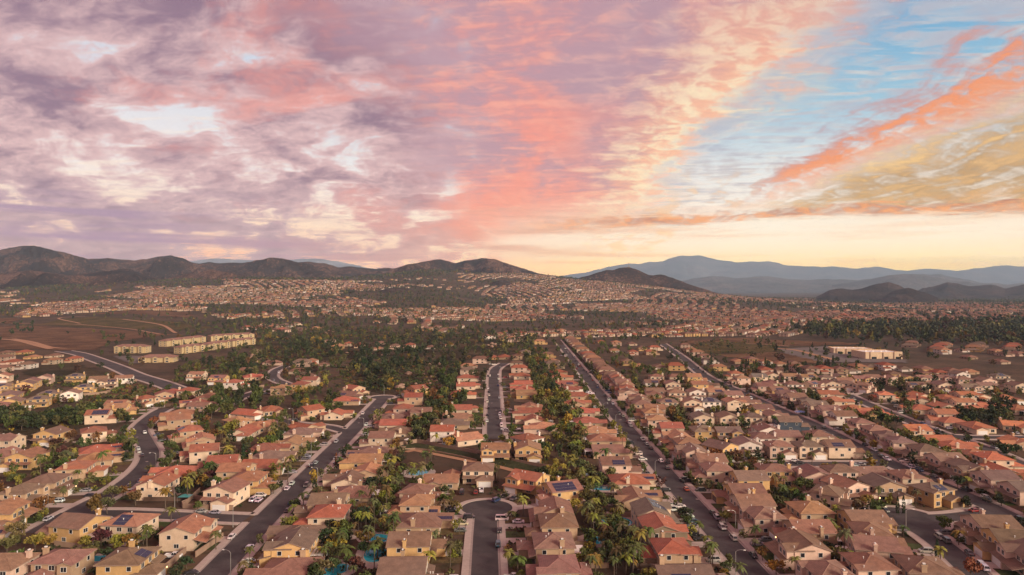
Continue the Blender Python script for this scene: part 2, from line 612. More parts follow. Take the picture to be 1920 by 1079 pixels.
M['hill'] = hill_mat('chaparral_hill', (0.034, 0.021, 0.018), (0.090, 0.050, 0.037), (0.27, 0.155, 0.11), 1.0, 0.8)
M['hill_dark'] = hill_mat('brushy_hill', (0.034, 0.024, 0.023), (0.066, 0.044, 0.038), (0.16, 0.105, 0.085), 1.0, 0.4)
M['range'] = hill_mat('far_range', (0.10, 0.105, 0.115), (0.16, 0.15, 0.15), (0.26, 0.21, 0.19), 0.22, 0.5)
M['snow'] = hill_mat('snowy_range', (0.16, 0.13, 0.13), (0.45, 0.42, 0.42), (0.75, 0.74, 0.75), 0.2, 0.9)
M['leaf'] = tinted('foliage', 0.65, 0.25, 0.30, 0.5, fine=0.25, fscale=2.2)
M['leaf_mass'] = tinted('foliage_mass', 0.7, 0.2, 0.30, 0.3, attr='tint', fine=0.2, fscale=1.2)
M['mass'] = tinted('far_house_mass', 0.85, 0.15, 0.12, 0.2, attr='tint')
M['lawn'] = tinted('lawn_grass', 0.95, 0.1, 0.30, 0.35, fine=0.25, fscale=2.5)
M['pool'], _n, _b = new_mat('pool_water')
_b.inputs['Base Color'].default_value = (0.03, 0.36, 0.50, 1)
_b.inputs['Roughness'].default_value = 0.06

# ------------------------------------------------------------------ ground: one sheet out past the mountains
NA, NR = 540, 170
az = np.linspace(0, 2 * np.pi, NA, endpoint=False)
rad = np.concatenate([[0.0], np.geomspace(12, 31600, NR - 1)])
A_, R_ = np.meshgrid(az, rad)
gx, gy = R_ * np.sin(A_), R_ * np.cos(A_)
gz = ground_z(gx, gy)
ii = np.arange(NR - 1)[:, None] * NA
jj = np.arange(NA)[None, :]
q4 = np.stack([ii + jj, ii + (jj + 1) % NA, ii + NA + (jj + 1) % NA, ii + NA + jj], -1)[:, :, ::-1].reshape(-1, 4)
gm = np_mesh('ground', np.stack([gx, gy, gz], -1).reshape(-1, 3), q4[NA:], [M['earth']], True)
link('ground', gm, None, 'structure')


def mountain(name, prof, D0, D1, D2, mat, du=4.0, nd=70, spur=0.5, sx=500.0, seed=1, base=-25.0, rough=0.14):
    """A range with the skyline prof (photo pixels) at distance D1, falling towards D0 and D2."""
    prof = sorted(prof)
    u = np.arange(prof[0][0], prof[-1][0] + 1, du)
    sky_y = np.interp(u, [p[0] for p in prof], [p[1] for p in prof])
    k = np.ones(3) / 3
    sky_y = np.convolve(np.pad(sky_y, 1, 'edge'), k, 'valid')
    jag = 5.0 if D1 > 9000 else 6.0
    sky_y = sky_y - jag * (0.42 - ridged(u / 46.0 + seed, u * 0 + seed * 3.1, 4, seed + 60))          # small peaks and notches along the crest
    zr = CAM_H + (CY - sky_y) * D1 / FPX
    t = np.concatenate([np.linspace(0, 1, nd), 1 + np.linspace(0, 1, nd // 3)[1:]])
    Y = np.where(t <= 1, D0 + (D1 - D0) * t, D1 + (D2 - D1) * (t - 1))
    U, T = np.meshgrid(u, t)
    YY = np.broadcast_to(Y[:, None], U.shape)
    X1 = (U - CX) / FPX * D1                     # keep the noise square in world space
    XX = (U - CX) / FPX * YY
    tf = np.where(T <= 1, T, 1 - (T - 1))
    Z = zr[None, :] - base
    wob = (ridged(XX / sx, YY / sx, 6, seed) - 0.35)
    shape = np.clip(tf + spur * wob * np.sin(np.pi * np.clip(tf, 0, 1)) * 1.1, 0, 1.05) ** 1.05
    H = base + Z * shape
    H = H + Z * rough * (fbm(XX / (sx * 0.12), YY / (sx * 0.12), 4, seed + 5) - 0.5) * np.clip(tf * 3, 0, 1) * (1 - 0.8 * np.clip(tf, 0, 1) ** 5)
    H = np.where(T < 1, np.minimum(H, CAM_H + (CY - sky_y[None, :] - 0.6) * YY / FPX), H)      # spurs stay below the crest line
    nu, nt = len(u), len(t)
    V = np.stack([XX, YY, H], -1).reshape(-1, 3)
    a = np.arange(nt - 1)[:, None] * nu + np.arange(nu - 1)[None, :]
    Q = np.stack([a, a + 1, a + nu + 1, a + nu], -1).reshape(-1, 4)
    return link(name, np_mesh(name, V, Q, [mat], True), None, 'structure')


left_prof = [(-700, 505), (-500, 480), (-300, 488), (-150, 474), (-60, 476), (0, 470), (45, 462), (75, 463), (110, 472), (165, 487), (210, 486), (235, 487), (270, 486), (320, 479), (350, 489), (370, 494), (400, 493), (450, 494), (490, 488), (505, 483), (530, 486), (560, 495), (580, 492), (610, 495), (635, 504), (660, 501), (700, 505), (740, 503), (770, 497), (800, 491), (825, 486), (845, 492), (855, 494), (870, 489), (905, 485), (930, 488), (950, 495), (980, 505), (1010, 514), (1040, 518), (1070, 528), (1100, 540)]
mountain('hills', left_prof, 3600, 5600, 7000, M['hill'], 2.6, 130, 0.9, 360, 2, 25.0)
foot = [(-600, 520), (-200, 512), (-40, 520), (60, 508), (130, 518), (230, 505), (300, 524), (400, 507), (430, 512), (480, 526), (560, 522), (640, 530), (720, 525), (760, 522), (800, 512), (830, 524), (860, 533), (930, 530), (990, 540), (1010, 556)]
mountain('foothills', foot, 3100, 4000, 4700, M['hill'], 2.6, 80, 0.85, 260, 9, 25.0)
antenna_prof = [(1040, 560), (1058, 541), (1075, 529), (1090, 521), (1120, 512), (1150, 507), (1165, 503), (1180, 502), (1195, 507), (1215, 516), (1225, 517), (1240, 515), (1260, 521), (1280, 528), (1300, 535), (1330, 545), (1360, 556), (1380, 562)]
mountain('antenna_hill', antenna_prof, 3950, 4400, 4900, M['hill'], 2.0, 80, 0.65, 260, 14, 5.0, 0.08)
mountain('knoll', [(690, 560), (715, 546), (740, 541), (770, 543), (800, 556)], 2700, 2900, 3100, M['hill_dark'], 2.5, 30, 0.3, 200, 15, -10)
mountain('knoll', [(900, 548), (920, 530), (940, 526), (960, 533), (985, 545)], 3300, 3600, 3900, M['hill_dark'], 2.5, 30, 0.3, 200, 16, -10)
dark_prof = [(1530, 556), (1555, 545), (1580, 541), (1600, 544), (1640, 535), (1665, 531), (1685, 536), (1705, 546), (1735, 552), (1770, 562)]
mountain('dark_hill', dark_prof, 4000, 4700, 5500, M['hill_dark'], 2.0, 60, 0.4, 320, 21)
mountain('dark_hill', [(1655, 560), (1680, 545), (1702, 539), (1725, 547), (1760, 561)], 3700, 4100, 4500, M['hill_dark'], 2.0, 50, 0.4, 260, 22)
mountain('dark_hill', [(1700, 556), (1730, 543), (1760, 537), (1775, 532), (1795, 533), (1815, 538), (1850, 535), (1885, 540), (1910, 538), (1930, 533), (1980, 527), (2100, 530), (2300, 545), (2600, 560)], 5200, 6400, 7600, M['hill_dark'], 2.5, 60, 0.4, 420, 23)
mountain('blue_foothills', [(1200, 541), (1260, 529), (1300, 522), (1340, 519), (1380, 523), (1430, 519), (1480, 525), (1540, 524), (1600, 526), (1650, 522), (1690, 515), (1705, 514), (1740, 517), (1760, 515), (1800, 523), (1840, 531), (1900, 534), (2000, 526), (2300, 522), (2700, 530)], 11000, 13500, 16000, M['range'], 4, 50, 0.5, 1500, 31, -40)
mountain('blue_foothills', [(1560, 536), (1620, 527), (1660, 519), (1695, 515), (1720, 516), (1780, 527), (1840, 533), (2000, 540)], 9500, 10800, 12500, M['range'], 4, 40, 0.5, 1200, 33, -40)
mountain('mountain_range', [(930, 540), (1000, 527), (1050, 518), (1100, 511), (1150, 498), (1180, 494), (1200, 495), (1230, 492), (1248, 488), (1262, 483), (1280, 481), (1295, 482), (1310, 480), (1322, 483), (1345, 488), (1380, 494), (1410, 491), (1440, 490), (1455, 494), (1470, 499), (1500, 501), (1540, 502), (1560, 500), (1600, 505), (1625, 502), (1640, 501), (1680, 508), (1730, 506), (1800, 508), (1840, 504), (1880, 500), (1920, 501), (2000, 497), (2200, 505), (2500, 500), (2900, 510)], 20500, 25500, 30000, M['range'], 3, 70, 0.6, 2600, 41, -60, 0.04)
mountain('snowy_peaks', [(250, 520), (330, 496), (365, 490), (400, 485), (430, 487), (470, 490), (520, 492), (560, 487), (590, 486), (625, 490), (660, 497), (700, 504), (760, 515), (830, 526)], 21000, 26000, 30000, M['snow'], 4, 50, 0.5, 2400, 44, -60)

# the air: even haze in one closed box around everything
hb = MB()
hb.box(-60000, 60000, -32000, 32000, -105, 1420)
hz_ = link('haze', hb.mesh('haze', []), None, 'stuff')
hm = bpy.data.materials.new('haze_air')
hm.use_nodes = True
hm.node_tree.nodes.clear()
hn = NT(hm.node_tree)
pv = hn.new('ShaderNodeVolumePrincipled')
pv.inputs['Color'].default_value = (0.50, 0.74, 1.0, 1)
pv.inputs['Density'].default_value = HAZE_D
pv.inputs['Density Attribute'].default_value = ''
pv.inputs['Anisotropy'].default_value = 0.0
ho = hn.new('ShaderNodeOutputMaterial')
hm.node_tree.links.new(pv.outputs[0], ho.inputs['Volume'])
hz_.data.materials.append(hm)

# ------------------------------------------------------------------ streets
def smooth_poly(pts, step=4.0):
    pts = [np.array(p, float) for p in pts]
    if len(pts) == 2:
        n = max(2, int(np.hypot(*(pts[1] - pts[0])) / step))
        return np.array([pts[0] + (pts[1] - pts[0]) * t for t in np.linspace(0, 1, n)])
    P = [2 * pts[0] - pts[1]] + pts + [2 * pts[-1] - pts[-2]]
    out = []
    for i in range(1, len(P) - 2):
        n = max(2, int(np.hypot(*(P[i + 1] - P[i])) / step))
        for t in np.linspace(0, 1, n, endpoint=False):
            a, b, c, d = P[i - 1], P[i], P[i + 1], P[i + 2]
            out.append(0.5 * (2 * b + (c - a) * t + (2 * a - 5 * b + 4 * c - d) * t * t + (3 * b - 3 * c + d - a) * t ** 3))
    out.append(pts[-1])
    return np.array(out)


STREETS = {}


def street(key, title, pix, width, ground=False, bulbs=(), walks=True):
    pts = pix if ground else [gpt(*p) for p in pix]
    STREETS[key] = dict(title=title, pts=smooth_poly(pts), w=width, bulbs=[(gpt(*b[:2]) if not ground and not (len(b) > 3) else b[:2], b[2]) for b in bulbs], walks=walks)


street('winding', 'winding street', [(310, 767), (293, 776), (270, 795), (262, 808), (270, 826), (281, 849), (275, 872), (248, 899), (210, 925), (166, 948), (128, 968), (70, 1000)], 10.4)
street('side', 'side street', [(128, 966), (207, 964), (296, 967), (462, 974)], 9.5)
street('left', 'left street', [(370, 1110), (399, 1079), (490, 983), (600, 870), (680, 789), (716, 750)], 11.0, bulbs=[(717, 746, 9.5)])
street('close', 'small side close', [(655, 812), (612, 801), (560, 796), (528, 789)], 8.5)
street('court', 'round cul-de-sac', [(908, 1120), (909, 1079), (910, 1000), (912, 955)], 10.2, bulbs=[(913, 954, 10.4)])
street('middle', 'middle street', [(929, 824), (927, 800), (926, 740), (926, 705), (930, 692), (946, 682)], 11.0)
street('long', 'long street', [(1462, 1130), (1415, 1079), (1292, 940), (1225, 862), (1168, 795), (1095, 702), (1046, 640), (1027, 618)], 10.8)
street('outer', 'outer street', [(2010, 1030), (1920, 982), (1795, 924), (1662, 866), (1538, 803), (1458, 768), (1400, 742), (1322, 706), (1280, 672), (1242, 645)], 10.8)
street('corner', 'corner court', [(1870, 1115), (1829, 1079), (1760, 1018), (1695, 977)], 10.0, bulbs=[(1694, 974, 14.0)])
street('corner_link', 'corner court', [(1694, 974), (1780, 972), (1862, 962)], 9.5)
street('short', 'short cross street', [(122.0, 346.0), (150.0, 346.0), (194.0, 346.0)], 9.5, ground=True)
street('far_right', 'far right street', [(2000, 905), (1920, 874), (1836, 838), (1753, 810), (1685, 783), (1623, 757), (1590, 742)], 10.0)
street('far_side', 'far right side street', [(1762, 816), (1820, 821), (1930, 822)], 9.0)
street('hill_road', 'hill road', [(118, 659), (150, 665), (185, 677), (220, 690), (255, 705), (300, 719), (340, 734)], 17.0)
street('upper', 'upper winding street', [(540, 686), (520, 694), (511, 704), (515, 712), (528, 718), (545, 724)], 10.0)
street('upper_low', 'upper lower street', [(420, 762), (455, 745), (500, 730)], 9.5)
street('bend', 'bend road', [(1299, 565), (1301, 572), (1296, 580), (1294, 588), (1312, 598)], 16.0, walks=False)
street('cross_far', 'cross street', [(985, 634), (1046, 634), (1075, 633)], 9.0, walks=False)

SP = np.concatenate([s_['pts'] for s_ in STREETS.values()])
SW = np.concatenate([np.full(len(s_['pts']), s_['w'] / 2) for s_ in STREETS.values()])
SK = sum([[k_] * len(s_['pts']) for k_, s_ in STREETS.items()], [])
# a finer set of points for inside tests
FP, FW, FK = [], [], []
for k_, s_ in STREETS.items():
    p = s_['pts']
    for a, b in zip(p[:-1], p[1:]):
        for t in (0, .25, .5, .75):
            FP.append(a + (b - a) * t)
            FW.append(s_['w'] / 2)
            FK.append(k_)
    for (c, r) in s_['bulbs']:
        FP.append(np.array(c))
        FW.append(r)
        FK.append(k_ + '*')
FP, FW, FK = np.array(FP), np.array(FW), np.array(FK)


def road_gap(x, y, skip=None):
    """Distance from a point to the nearest kerb (negative: on the asphalt)."""
    d = np.hypot(FP[:, 0] - x, FP[:, 1] - y) - FW
    if skip is not None:
        d = d[~np.isin(FK, skip)]
    return d.min() if len(d) else 1e9


def strip(mb, p, a, b, z, m=0, keep=None, thick=0.0):
    """A ribbon between lateral offsets a and b of the polyline p; with thick it is a kerbed slab."""
    d = np.gradient(p, axis=0)
    d /= np.linalg.norm(d, axis=1)[:, None]
    nrm = np.stack([d[:, 1], -d[:, 0]], 1)
    A, B = p + nrm * a, p + nrm * b
    for i in range(len(p) - 1):
        if keep is not None and not keep((A[i] + B[i] + A[i + 1] + B[i + 1]) / 4):
            continue
        q = [(*A[i], z), (*B[i], z), (*B[i + 1], z), (*A[i + 1], z)]
        mb.face(q[::-1] if b > a else q, m)
        if thick:
            for u, v in ((A[i], A[i + 1]), (B[i + 1], B[i])):
                mb.face([(*u, z - thick), (*v, z - thick), (*v, z), (*u, z)], m)
            for u, v in ((A[i], B[i]), (A[i + 1], B[i + 1])):
                mb.face([(*u, z - thick), (*v, z - thick), (*v, z), (*u, z)], m)


for ri, (k_, s_) in enumerate(STREETS.items()):
    zr_ = 0.05 + 0.012 * ri
    mb = MB()
    p, w = s_['pts'], s_['w']
    strip(mb, p, -w / 2, w / 2, zr_)
    link('road', mb.mesh('road', [M['asphalt']]), None, 'structure')
    if s_['bulbs']:
        mb = MB()
        for (c, r) in s_['bulbs']:
            mb.face([(c[0] + r * math.cos(t), c[1] + r * math.sin(t), zr_ + 0.006) for t in np.linspace(0, 2 * math.pi, 48, endpoint=False)])
        link('road', mb.mesh('road', [M['asphalt']]), None, 'structure')
    own = [k_]
    if s_['walks']:
        fine_p = smooth_poly(list(p[::2]) + ([p[-1]] if len(p) % 2 == 0 else []), 1.6)
        for sgn in (-1, 1):
            mb = MB()
            keep = lambda c, own=own: road_gap(c[0], c[1], own) > 0.2
            strip(mb, fine_p, sgn * w / 2, sgn * (w / 2 + 2.3), 0.30, 0, keep, 0.3)
            if mb.f:
                link('sidewalk', mb.mesh('sidewalk', [M['walk']]), None, 'structure')
            mb = MB()
            strip(mb, fine_p, sgn * (w / 2 - 0.75), sgn * (w / 2 - 0.01), zr_ + 0.02, 0, keep)
            if mb.f:
                link('gutter', mb.mesh('gutter', [M['gutter']]), None, 'structure')
        for (c, r) in s_['bulbs']:
            th = np.linspace(0, 2 * np.pi, 60)
            ring = np.stack([c[0] + r * np.cos(th), c[1] + r * np.sin(th)], 1)
            mb = MB()
            keep = lambda q, k_=k_: road_gap(q[0], q[1], [k_ + '*']) > 0.2
            strip(mb, ring, 0.0, 2.4, 0.31, 0, keep, 0.3)
            link('sidewalk', mb.mesh('sidewalk', [M['walk']]), None, 'structure')

# ------------------------------------------------------------------ roof and house shapes
PITCH = 0.36


class House:
    """One floor plan: walls, roof and ridge meshes, slots for windows, panels and a chimney. Front is -y."""

    def __init__(self, flip):
        self.wall, self.roof = MB(), MB()
        self.flip = flip
        self.win, self.planes, self.garage, self.solids = [], [], [], []
        self.chim = None

    def hip(self, x0, x1, y0, y1, z, o=0.55, pitch=PITCH, t=0.2):
        X0, X1, Y0, Y1 = x0 - o, x1 + o, y0 - o, y1 + o
        w, d = X1 - X0, Y1 - Y0
        h = min(w, d) / 2 * pitch
        zb = z - o * pitch * 0.5
        zt = zb + t
        e = [(X0, Y0), (X1, Y0), (X1, Y1), (X0, Y1)]
        if w >= d:
            r0, r1 = (X0 + d / 2, (Y0 + Y1) / 2, zt + h), (X1 - d / 2, (Y0 + Y1) / 2, zt + h)
        else:
            r0, r1 = ((X0 + X1) / 2, Y0 + w / 2, zt + h), ((X0 + X1) / 2, Y1 - w / 2, zt + h)
        E = [(*q, zt) for q in e]
        B = [(*q, zb) for q in e]
        rf = self.roof
        for i in range(4):
            j = (i + 1) % 4
            rf.face([B[i], B[j], E[j], E[i]], 2)
        rf.face([B[3], B[2], B[1], B[0]], 2)
        if w >= d:
            rf.face([E[0], E[1], r1, r0]); rf.face([E[2], E[3], r0, r1])
            rf.face([E[1], E[2], r1]); rf.face([E[3], E[0], r0])
            hips = [(E[0], r0), (E[3], r0), (E[1], r1), (E[2], r1), (r0, r1)]
            sl = math.hypot(d / 2, h)
            self.planes += [((X0 + X1) / 2, Y0, zt, 0, d / 2 / sl, h / sl, w - d * 0.62, sl), ((X0 + X1) / 2, Y1, zt, 2, d / 2 / sl, h / sl, w - d * 0.62, sl)]
        else:
            rf.face([E[1], E[2], r1, r0]); rf.face([E[3], E[0], r0, r1])
            rf.face([E[0], E[1], r0]); rf.face([E[2], E[3], r1])
            hips = [(E[0], r0), (E[1], r0), (E[2], r1), (E[3], r1), (r0, r1)]
            sl = math.hypot(w / 2, h)
            self.planes += [(X1, (Y0 + Y1) / 2, zt, 1, w / 2 / sl, h / sl, d - w * 0.62, sl), (X0, (Y0 + Y1) / 2, zt, 3, w / 2 / sl, h / sl, d - w * 0.62, sl)]
        for a, b in hips:
            self.cap(a, b)
        return zt + h

    def cap(self, a, b):
        """A row of ridge tiles from a to b."""
        a, b = Vector(a), Vector(b)
        if (b - a).length < 0.3:
            return
        d = (b - a).normalized()
        s = d.cross(Vector((0, 0, 1))).normalized() * 0.17
        u = Vector((0, 0, 0.09))
        ra = [a - s - u * 0.4, a + u, a + s - u * 0.4]
        rb = [b - s - u * 0.4, b + u, b + s - u * 0.4]
        for i in range(2):
            self.roof.face([ra[i], rb[i], rb[i + 1], ra[i + 1]], 1)
        self.roof.face(ra, 1)
        self.roof.face(rb[::-1], 1)

    def gable(self, x0, x1, y0, y1, z, axis, o=0.5, pitch=PITCH, t=0.22):
        """Ridge along x (axis 0) or y (axis 1); the gable triangles are wall."""
        if axis == 0:
            a0, a1, b0, b1 = x0, x1, y0, y1
            P = lambda a, b, zz: (a, b, zz)
        else:
            a0, a1, b0, b1 = y0, y1, x0, x1
            P = lambda a, b, zz: (b, a, zz)
        m = (b0 + b1) / 2
        h = (b1 - b0) / 2 * pitch
        A0, A1 = a0 - 0.35, a1 + 0.35
        for sgn, be in ((-1, b0), (1, b1)):
            e = be + sgn * o
            ze = z - o * pitch
            top = [P(A0, e, ze + t), P(A1, e, ze + t), P(A1, m, z + h + t), P(A0, m, z + h + t)]
            bot = [P(A0, e, ze), P(A1, e, ze), P(A1, m, z + h), P(A0, m, z + h)]
            flip = (sgn > 0) != (axis == 1)
            self.roof.face(top[::-1] if flip else top)
            self.roof.face(bot if flip else bot[::-1], 2)
            self.roof.face([bot[0], bot[1], top[1], top[0]], 2)
            self.roof.face([bot[0], top[0], top[3], bot[3]], 2)
            self.roof.face([bot[1], bot[2], top[2], top[1]], 2)
            sl = math.hypot(m - b0 + o, h + o * pitch)
            c = (A0 + A1) / 2
            side = {(0, -1): 0, (0, 1): 2, (1, -1): 3, (1, 1): 1}[(axis, sgn)]
            q = P(c, e, ze + t)
            self.planes.append((q[0], q[1], q[2], side, (m - b0 + o) / sl, (h + o * pitch) / sl, A1 - A0, sl))
        self.cap(P(A0, m, z + h + t), P(A1, m, z + h + t))
        for a in (a0, a1):
            tri = [P(a, b0, z - 0.01), P(a, b1, z - 0.01), P(a, m, z + h)]
            self.wall.face(tri if (a == a0) == (axis == 1) else tri[::-1])
        return z + h + t

    def shed(self, x0, x1, y0, y1, zlo, zhi, t=0.16):
        """Lean-to rising towards +y."""
        b = [(x0, y0, zlo), (x1, y0, zlo), (x1, y1, zhi), (x0, y1, zhi)]
        tp = [(p[0], p[1], p[2] + t) for p in b]
        self.roof.prism(b, tp, 2)
        self.roof.m[-2] = 0

    def body(self, x0, x1, y0, y1, z0, z1):
        self.wall.box(x0, x1, y0, y1, z0, z1)
        self.solids.append((x0, x1, y0, y1))

    def w(self, side, x, y, z, ww=1.5, hh=1.3):
        """A window centred at x, y, z on a wall facing side (0 front, 1 +x, 2 back, 3 -x)."""
        self.win.append((side, x, y, z, ww, hh))

    def done(self, name):
        if self.flip:
            for mb in (self.wall, self.roof):
                mb.v = [(-p[0], p[1], p[2]) for p in mb.v]
                mb.f = [q[::-1] for q in mb.f]
            sw = {0: 0, 1: 3, 2: 2, 3: 1}
            self.win = [(sw[q[0]], -q[1], *q[2:]) for q in self.win]
            self.planes = [(-q[0], q[1], q[2], sw[q[3]], *q[4:]) for q in self.planes]
            self.garage = [(-q[0], *q[1:]) for q in self.garage]
            self.solids = [(-q[1], -q[0], q[2], q[3]) for q in self.solids]
            if self.chim:
                self.chim = (-self.chim[0], *self.chim[1:])
        self.wm = self.wall.mesh(name + '_wall', [M['wall']])
        self.rm = self.roof.mesh(name + '_roof', [M['roof'], M['ridge'], M['fascia']])
        self.ys = (min(q[2] for q in self.solids), max(q[3] for q in self.solids))
        return self


def plan(kind, flip):
    h = House(flip)
    if kind == '2a':        # two storeys under a hip, garage wing in front, porch roof
        h.body(-6, 6, -4.5, 6.5, 0, 5.5); h.hip(-6, 6, -4.5, 6.5, 5.5)
        h.body(-6.2, 0.2, -9.2, -4.5, 0, 2.9); h.hip(-6.2, 0.2, -9.2, -3.5, 2.9)
        h.shed(0.5, 6.2, -6.6, -4.5, 2.75, 3.45)
        h.garage.append((-3, -9.2, 4.9))
        for x in (-3.6, 0.6, 4): h.w(0, x, -4.5, 4.35)
        h.w(0, 3.6, -4.5, 1.5, 1.8, 1.5)
        h.chim = (5.6, 3, 7.6)
    elif kind == '2b':      # ridge runs away from the street, gables front and back
        h.body(-5.8, 5.8, -5, 7, 0, 5.5); h.gable(-5.8, 5.8, -5, 7, 5.5, 1)
        h.body(-0.4, 5.9, -9.4, -5, 0, 2.9); h.gable(-0.4, 5.9, -9.4, -4.9, 2.9, 1)
        h.shed(-6.1, -0.6, -7, -5, 2.7, 3.4)
        h.garage.append((2.75, -9.4, 4.9))
        for x in (-3.4, 0, 3.4): h.w(0, x, -5, 4.3)
        h.w(0, -3.2, -5, 1.5, 1.8, 1.5)
        h.chim = (-5.9, 2, 7.2)
    elif kind == '2c':      # long ridge along the street, front cross gable over the garage
        h.body(-6.4, 6.4, -4.2, 6, 0, 5.5); h.gable(-6.4, 6.4, -4.2, 6, 5.5, 0)
        h.body(-6.2, -0.6, -6.4, -4.2, 2.95, 5.5); h.gable(-6.2, -0.6, -6.4, 1.2, 5.5, 1)
        h.body(-6.3, -0.3, -7.6, -4.2, 0, 2.9); h.shed(-6.8, 6.8, -8.1, -4.2, 2.62, 3.6)
        h.garage.append((-3.3, -7.6, 4.9))
        for x in (-4.6, -2.2): h.w(0, x, -6.4, 4.4, 1.3, 1.3)
        for x in (1.6, 4.4): h.w(0, x, -4.2, 4.5)
        h.w(0, 3, -4.2, 1.5, 2.0, 1.5)
        h.chim = (6.5, 1, 7.3)
    elif kind == '2d':      # hip with a lower rear wing and a tower bay
        h.body(-5.6, 5.6, -5, 4.6, 0, 5.5); h.hip(-5.6, 5.6, -5, 4.6, 5.5)
        h.body(-6.6, 2, 4.6, 8.4, 0, 2.9); h.hip(-6.6, 2, 3.6, 8.4, 2.9)
        h.body(-5.8, 0.6, -8.6, -5, 0, 2.9); h.gable(-5.8, 0.6, -8.6, -4.9, 2.9, 1)
        h.body(2.2, 5.9, -6.2, -5, 0, 5.5); h.gable(2.2, 5.9, -6.2, -1.5, 5.5, 1)
        h.garage.append((-2.6, -8.6, 4.9))
        for x in (-3.6, 0): h.w(0, x, -5, 4.3)
        h.w(0, 4, -6.2, 4.3); h.w(0, 4, -6.2, 1.5, 1.6, 1.5)
        h.chim = (-5.6, 1, 7.4)
    elif kind == '1a':      # one storey, broad hip
        h.body(-6.5, 6.5, -5.5, 8.5, 0, 2.95); h.hip(-6.5, 6.5, -5.5, 8.5, 2.95)
        h.body(-6.6, -0.2, -9.4, -5.5, 0, 2.9); h.gable(-6.6, -0.2, -9.4, -3.0, 2.9, 1)
        h.garage.append((-3.4, -9.4, 4.9))
        h.w(0, 1.9, -5.5, 1.6, 1.2, 1.5); h.w(0, 4.5, -5.5, 1.5, 1.8, 1.5)
        h.chim = (6.2, 3, 4.9)
    elif kind == '1b':      # one storey, crossing gables
        h.body(-6.8, 6.8, -4, 6.5, 0, 2.95); h.gable(-6.8, 6.8, -4, 6.5, 2.95, 0)
        h.body(0.2, 6.6, -9, -4, 0, 2.9); h.gable(0.2, 6.6, -9, -0.5, 2.9, 1)
        h.body(-5.2, 0.4, 6.5, 9, 0, 2.9); h.gable(-5.2, 0.4, 3.8, 9, 2.9, 1)
        h.garage.append((3.4, -9, 4.9))
        h.w(0, -2, -4, 1.5, 1.8, 1.5); h.w(0, -5, -4, 1.5, 1.4, 1.3)
        h.chim = (-6.3, 3.2, 5.4)
    else:                   # '1c' one storey, ridge away from the street
        h.body(-6.2, 6.2, -6, 8.5, 0, 2.95); h.gable(-6.2, 6.2, -6, 8.5, 2.95, 1)
        h.body(-6.3, -0.3, -9.6, -6, 0, 2.8); h.hip(-6.3, -0.3, -9.6, -4.8, 2.8)
        h.garage.append((-3.3, -9.6, 4.9))
        h.w(0, 2, -6, 1.5, 1.6, 1.4); h.w(0, 4.6, -6, 1.5, 1.2, 1.3)
        h.chim = (2.2, 6.5, 6.4)
    # sides and back
    x0, x1, y0, y1 = h.solids[0]
    if kind[0] == '2':
        for q in (0.22, 0.72):
            yy = y0 + (y1 - y0) * q
            h.w(1, x1, yy, 4.3, 1.1, 1.2); h.w(3, x0, yy, 4.3, 1.1, 1.2)
        h.w(1, x1, (y0 + y1) / 2, 1.6, 1.4, 1.2); h.w(3, x0, y0 + (y1 - y0) * .35, 1.6, 1.2, 1.2)
        for q in (0.2, 0.52, 0.82):
            h.w(2, x0 + (x1 - x0) * q, y1, 4.35, 1.5, 1.25)
        if kind != '2d':
            h.w(2, x0 + (x1 - x0) * .25, y1, 1.6, 1.4, 1.3); h.w(2, x0 + (x1 - x0) * .68, y1, 1.15, 2.4, 2.1)
        else:
            h.w(2, -2.4, 8.4, 1.4, 2.2, 1.9)
    else:
        for q in (0.25, 0.7):
            yy = y0 + (y1 - y0) * q
            h.w(1, x1, yy, 1.6, 1.2, 1.2); h.w(3, x0, yy, 1.6, 1.2, 1.2)
        h.w(2, x0 + (x1 - x0) * .78, y1, 1.5, 1.6, 1.3)
        if kind != '1b':
            h.w(2, x0 + (x1 - x0) * .3, y1, 1.15, 2.4, 2.1)
    return h.done('house_' + ('two' if kind[0] == '2' else 'one') + '_storey')


PLANS = {(k, f): plan(k, f) for k in ('2a', '2b', '2c', '2d', '1a', '1b', '1c') for f in (False, True)}


def window_mesh(w, h, glow=False):
    b = MB()
    f = 0.11
    for x0, x1, z0, z1 in ((-w / 2 - f, w / 2 + f, h / 2, h / 2 + f), (-w / 2 - f, w / 2 + f, -h / 2 - f, -h / 2), (-w / 2 - f, -w / 2, -h / 2, h / 2), (w / 2, w / 2 + f, -h / 2, h / 2)):
        b.box(x0, x1, -0.07, 0.0, z0, z1, 0)
    if w > 1.25:
        b.box(-0.035, 0.035, -0.05, -0.012, -h / 2, h / 2, 0)
    b.face([(-w / 2, -0.012, -h / 2), (w / 2, -0.012, -h / 2), (w / 2, -0.012, h / 2), (-w / 2, -0.012, h / 2)], 1)
    return b.mesh('window', [M['trim'], M['glow'] if glow else M['glass']])


WIN = {}


def get_win(w, h):
    if (w, h) not in WIN:
        WIN[(w, h)] = window_mesh(w, h)
    return WIN[(w, h)]


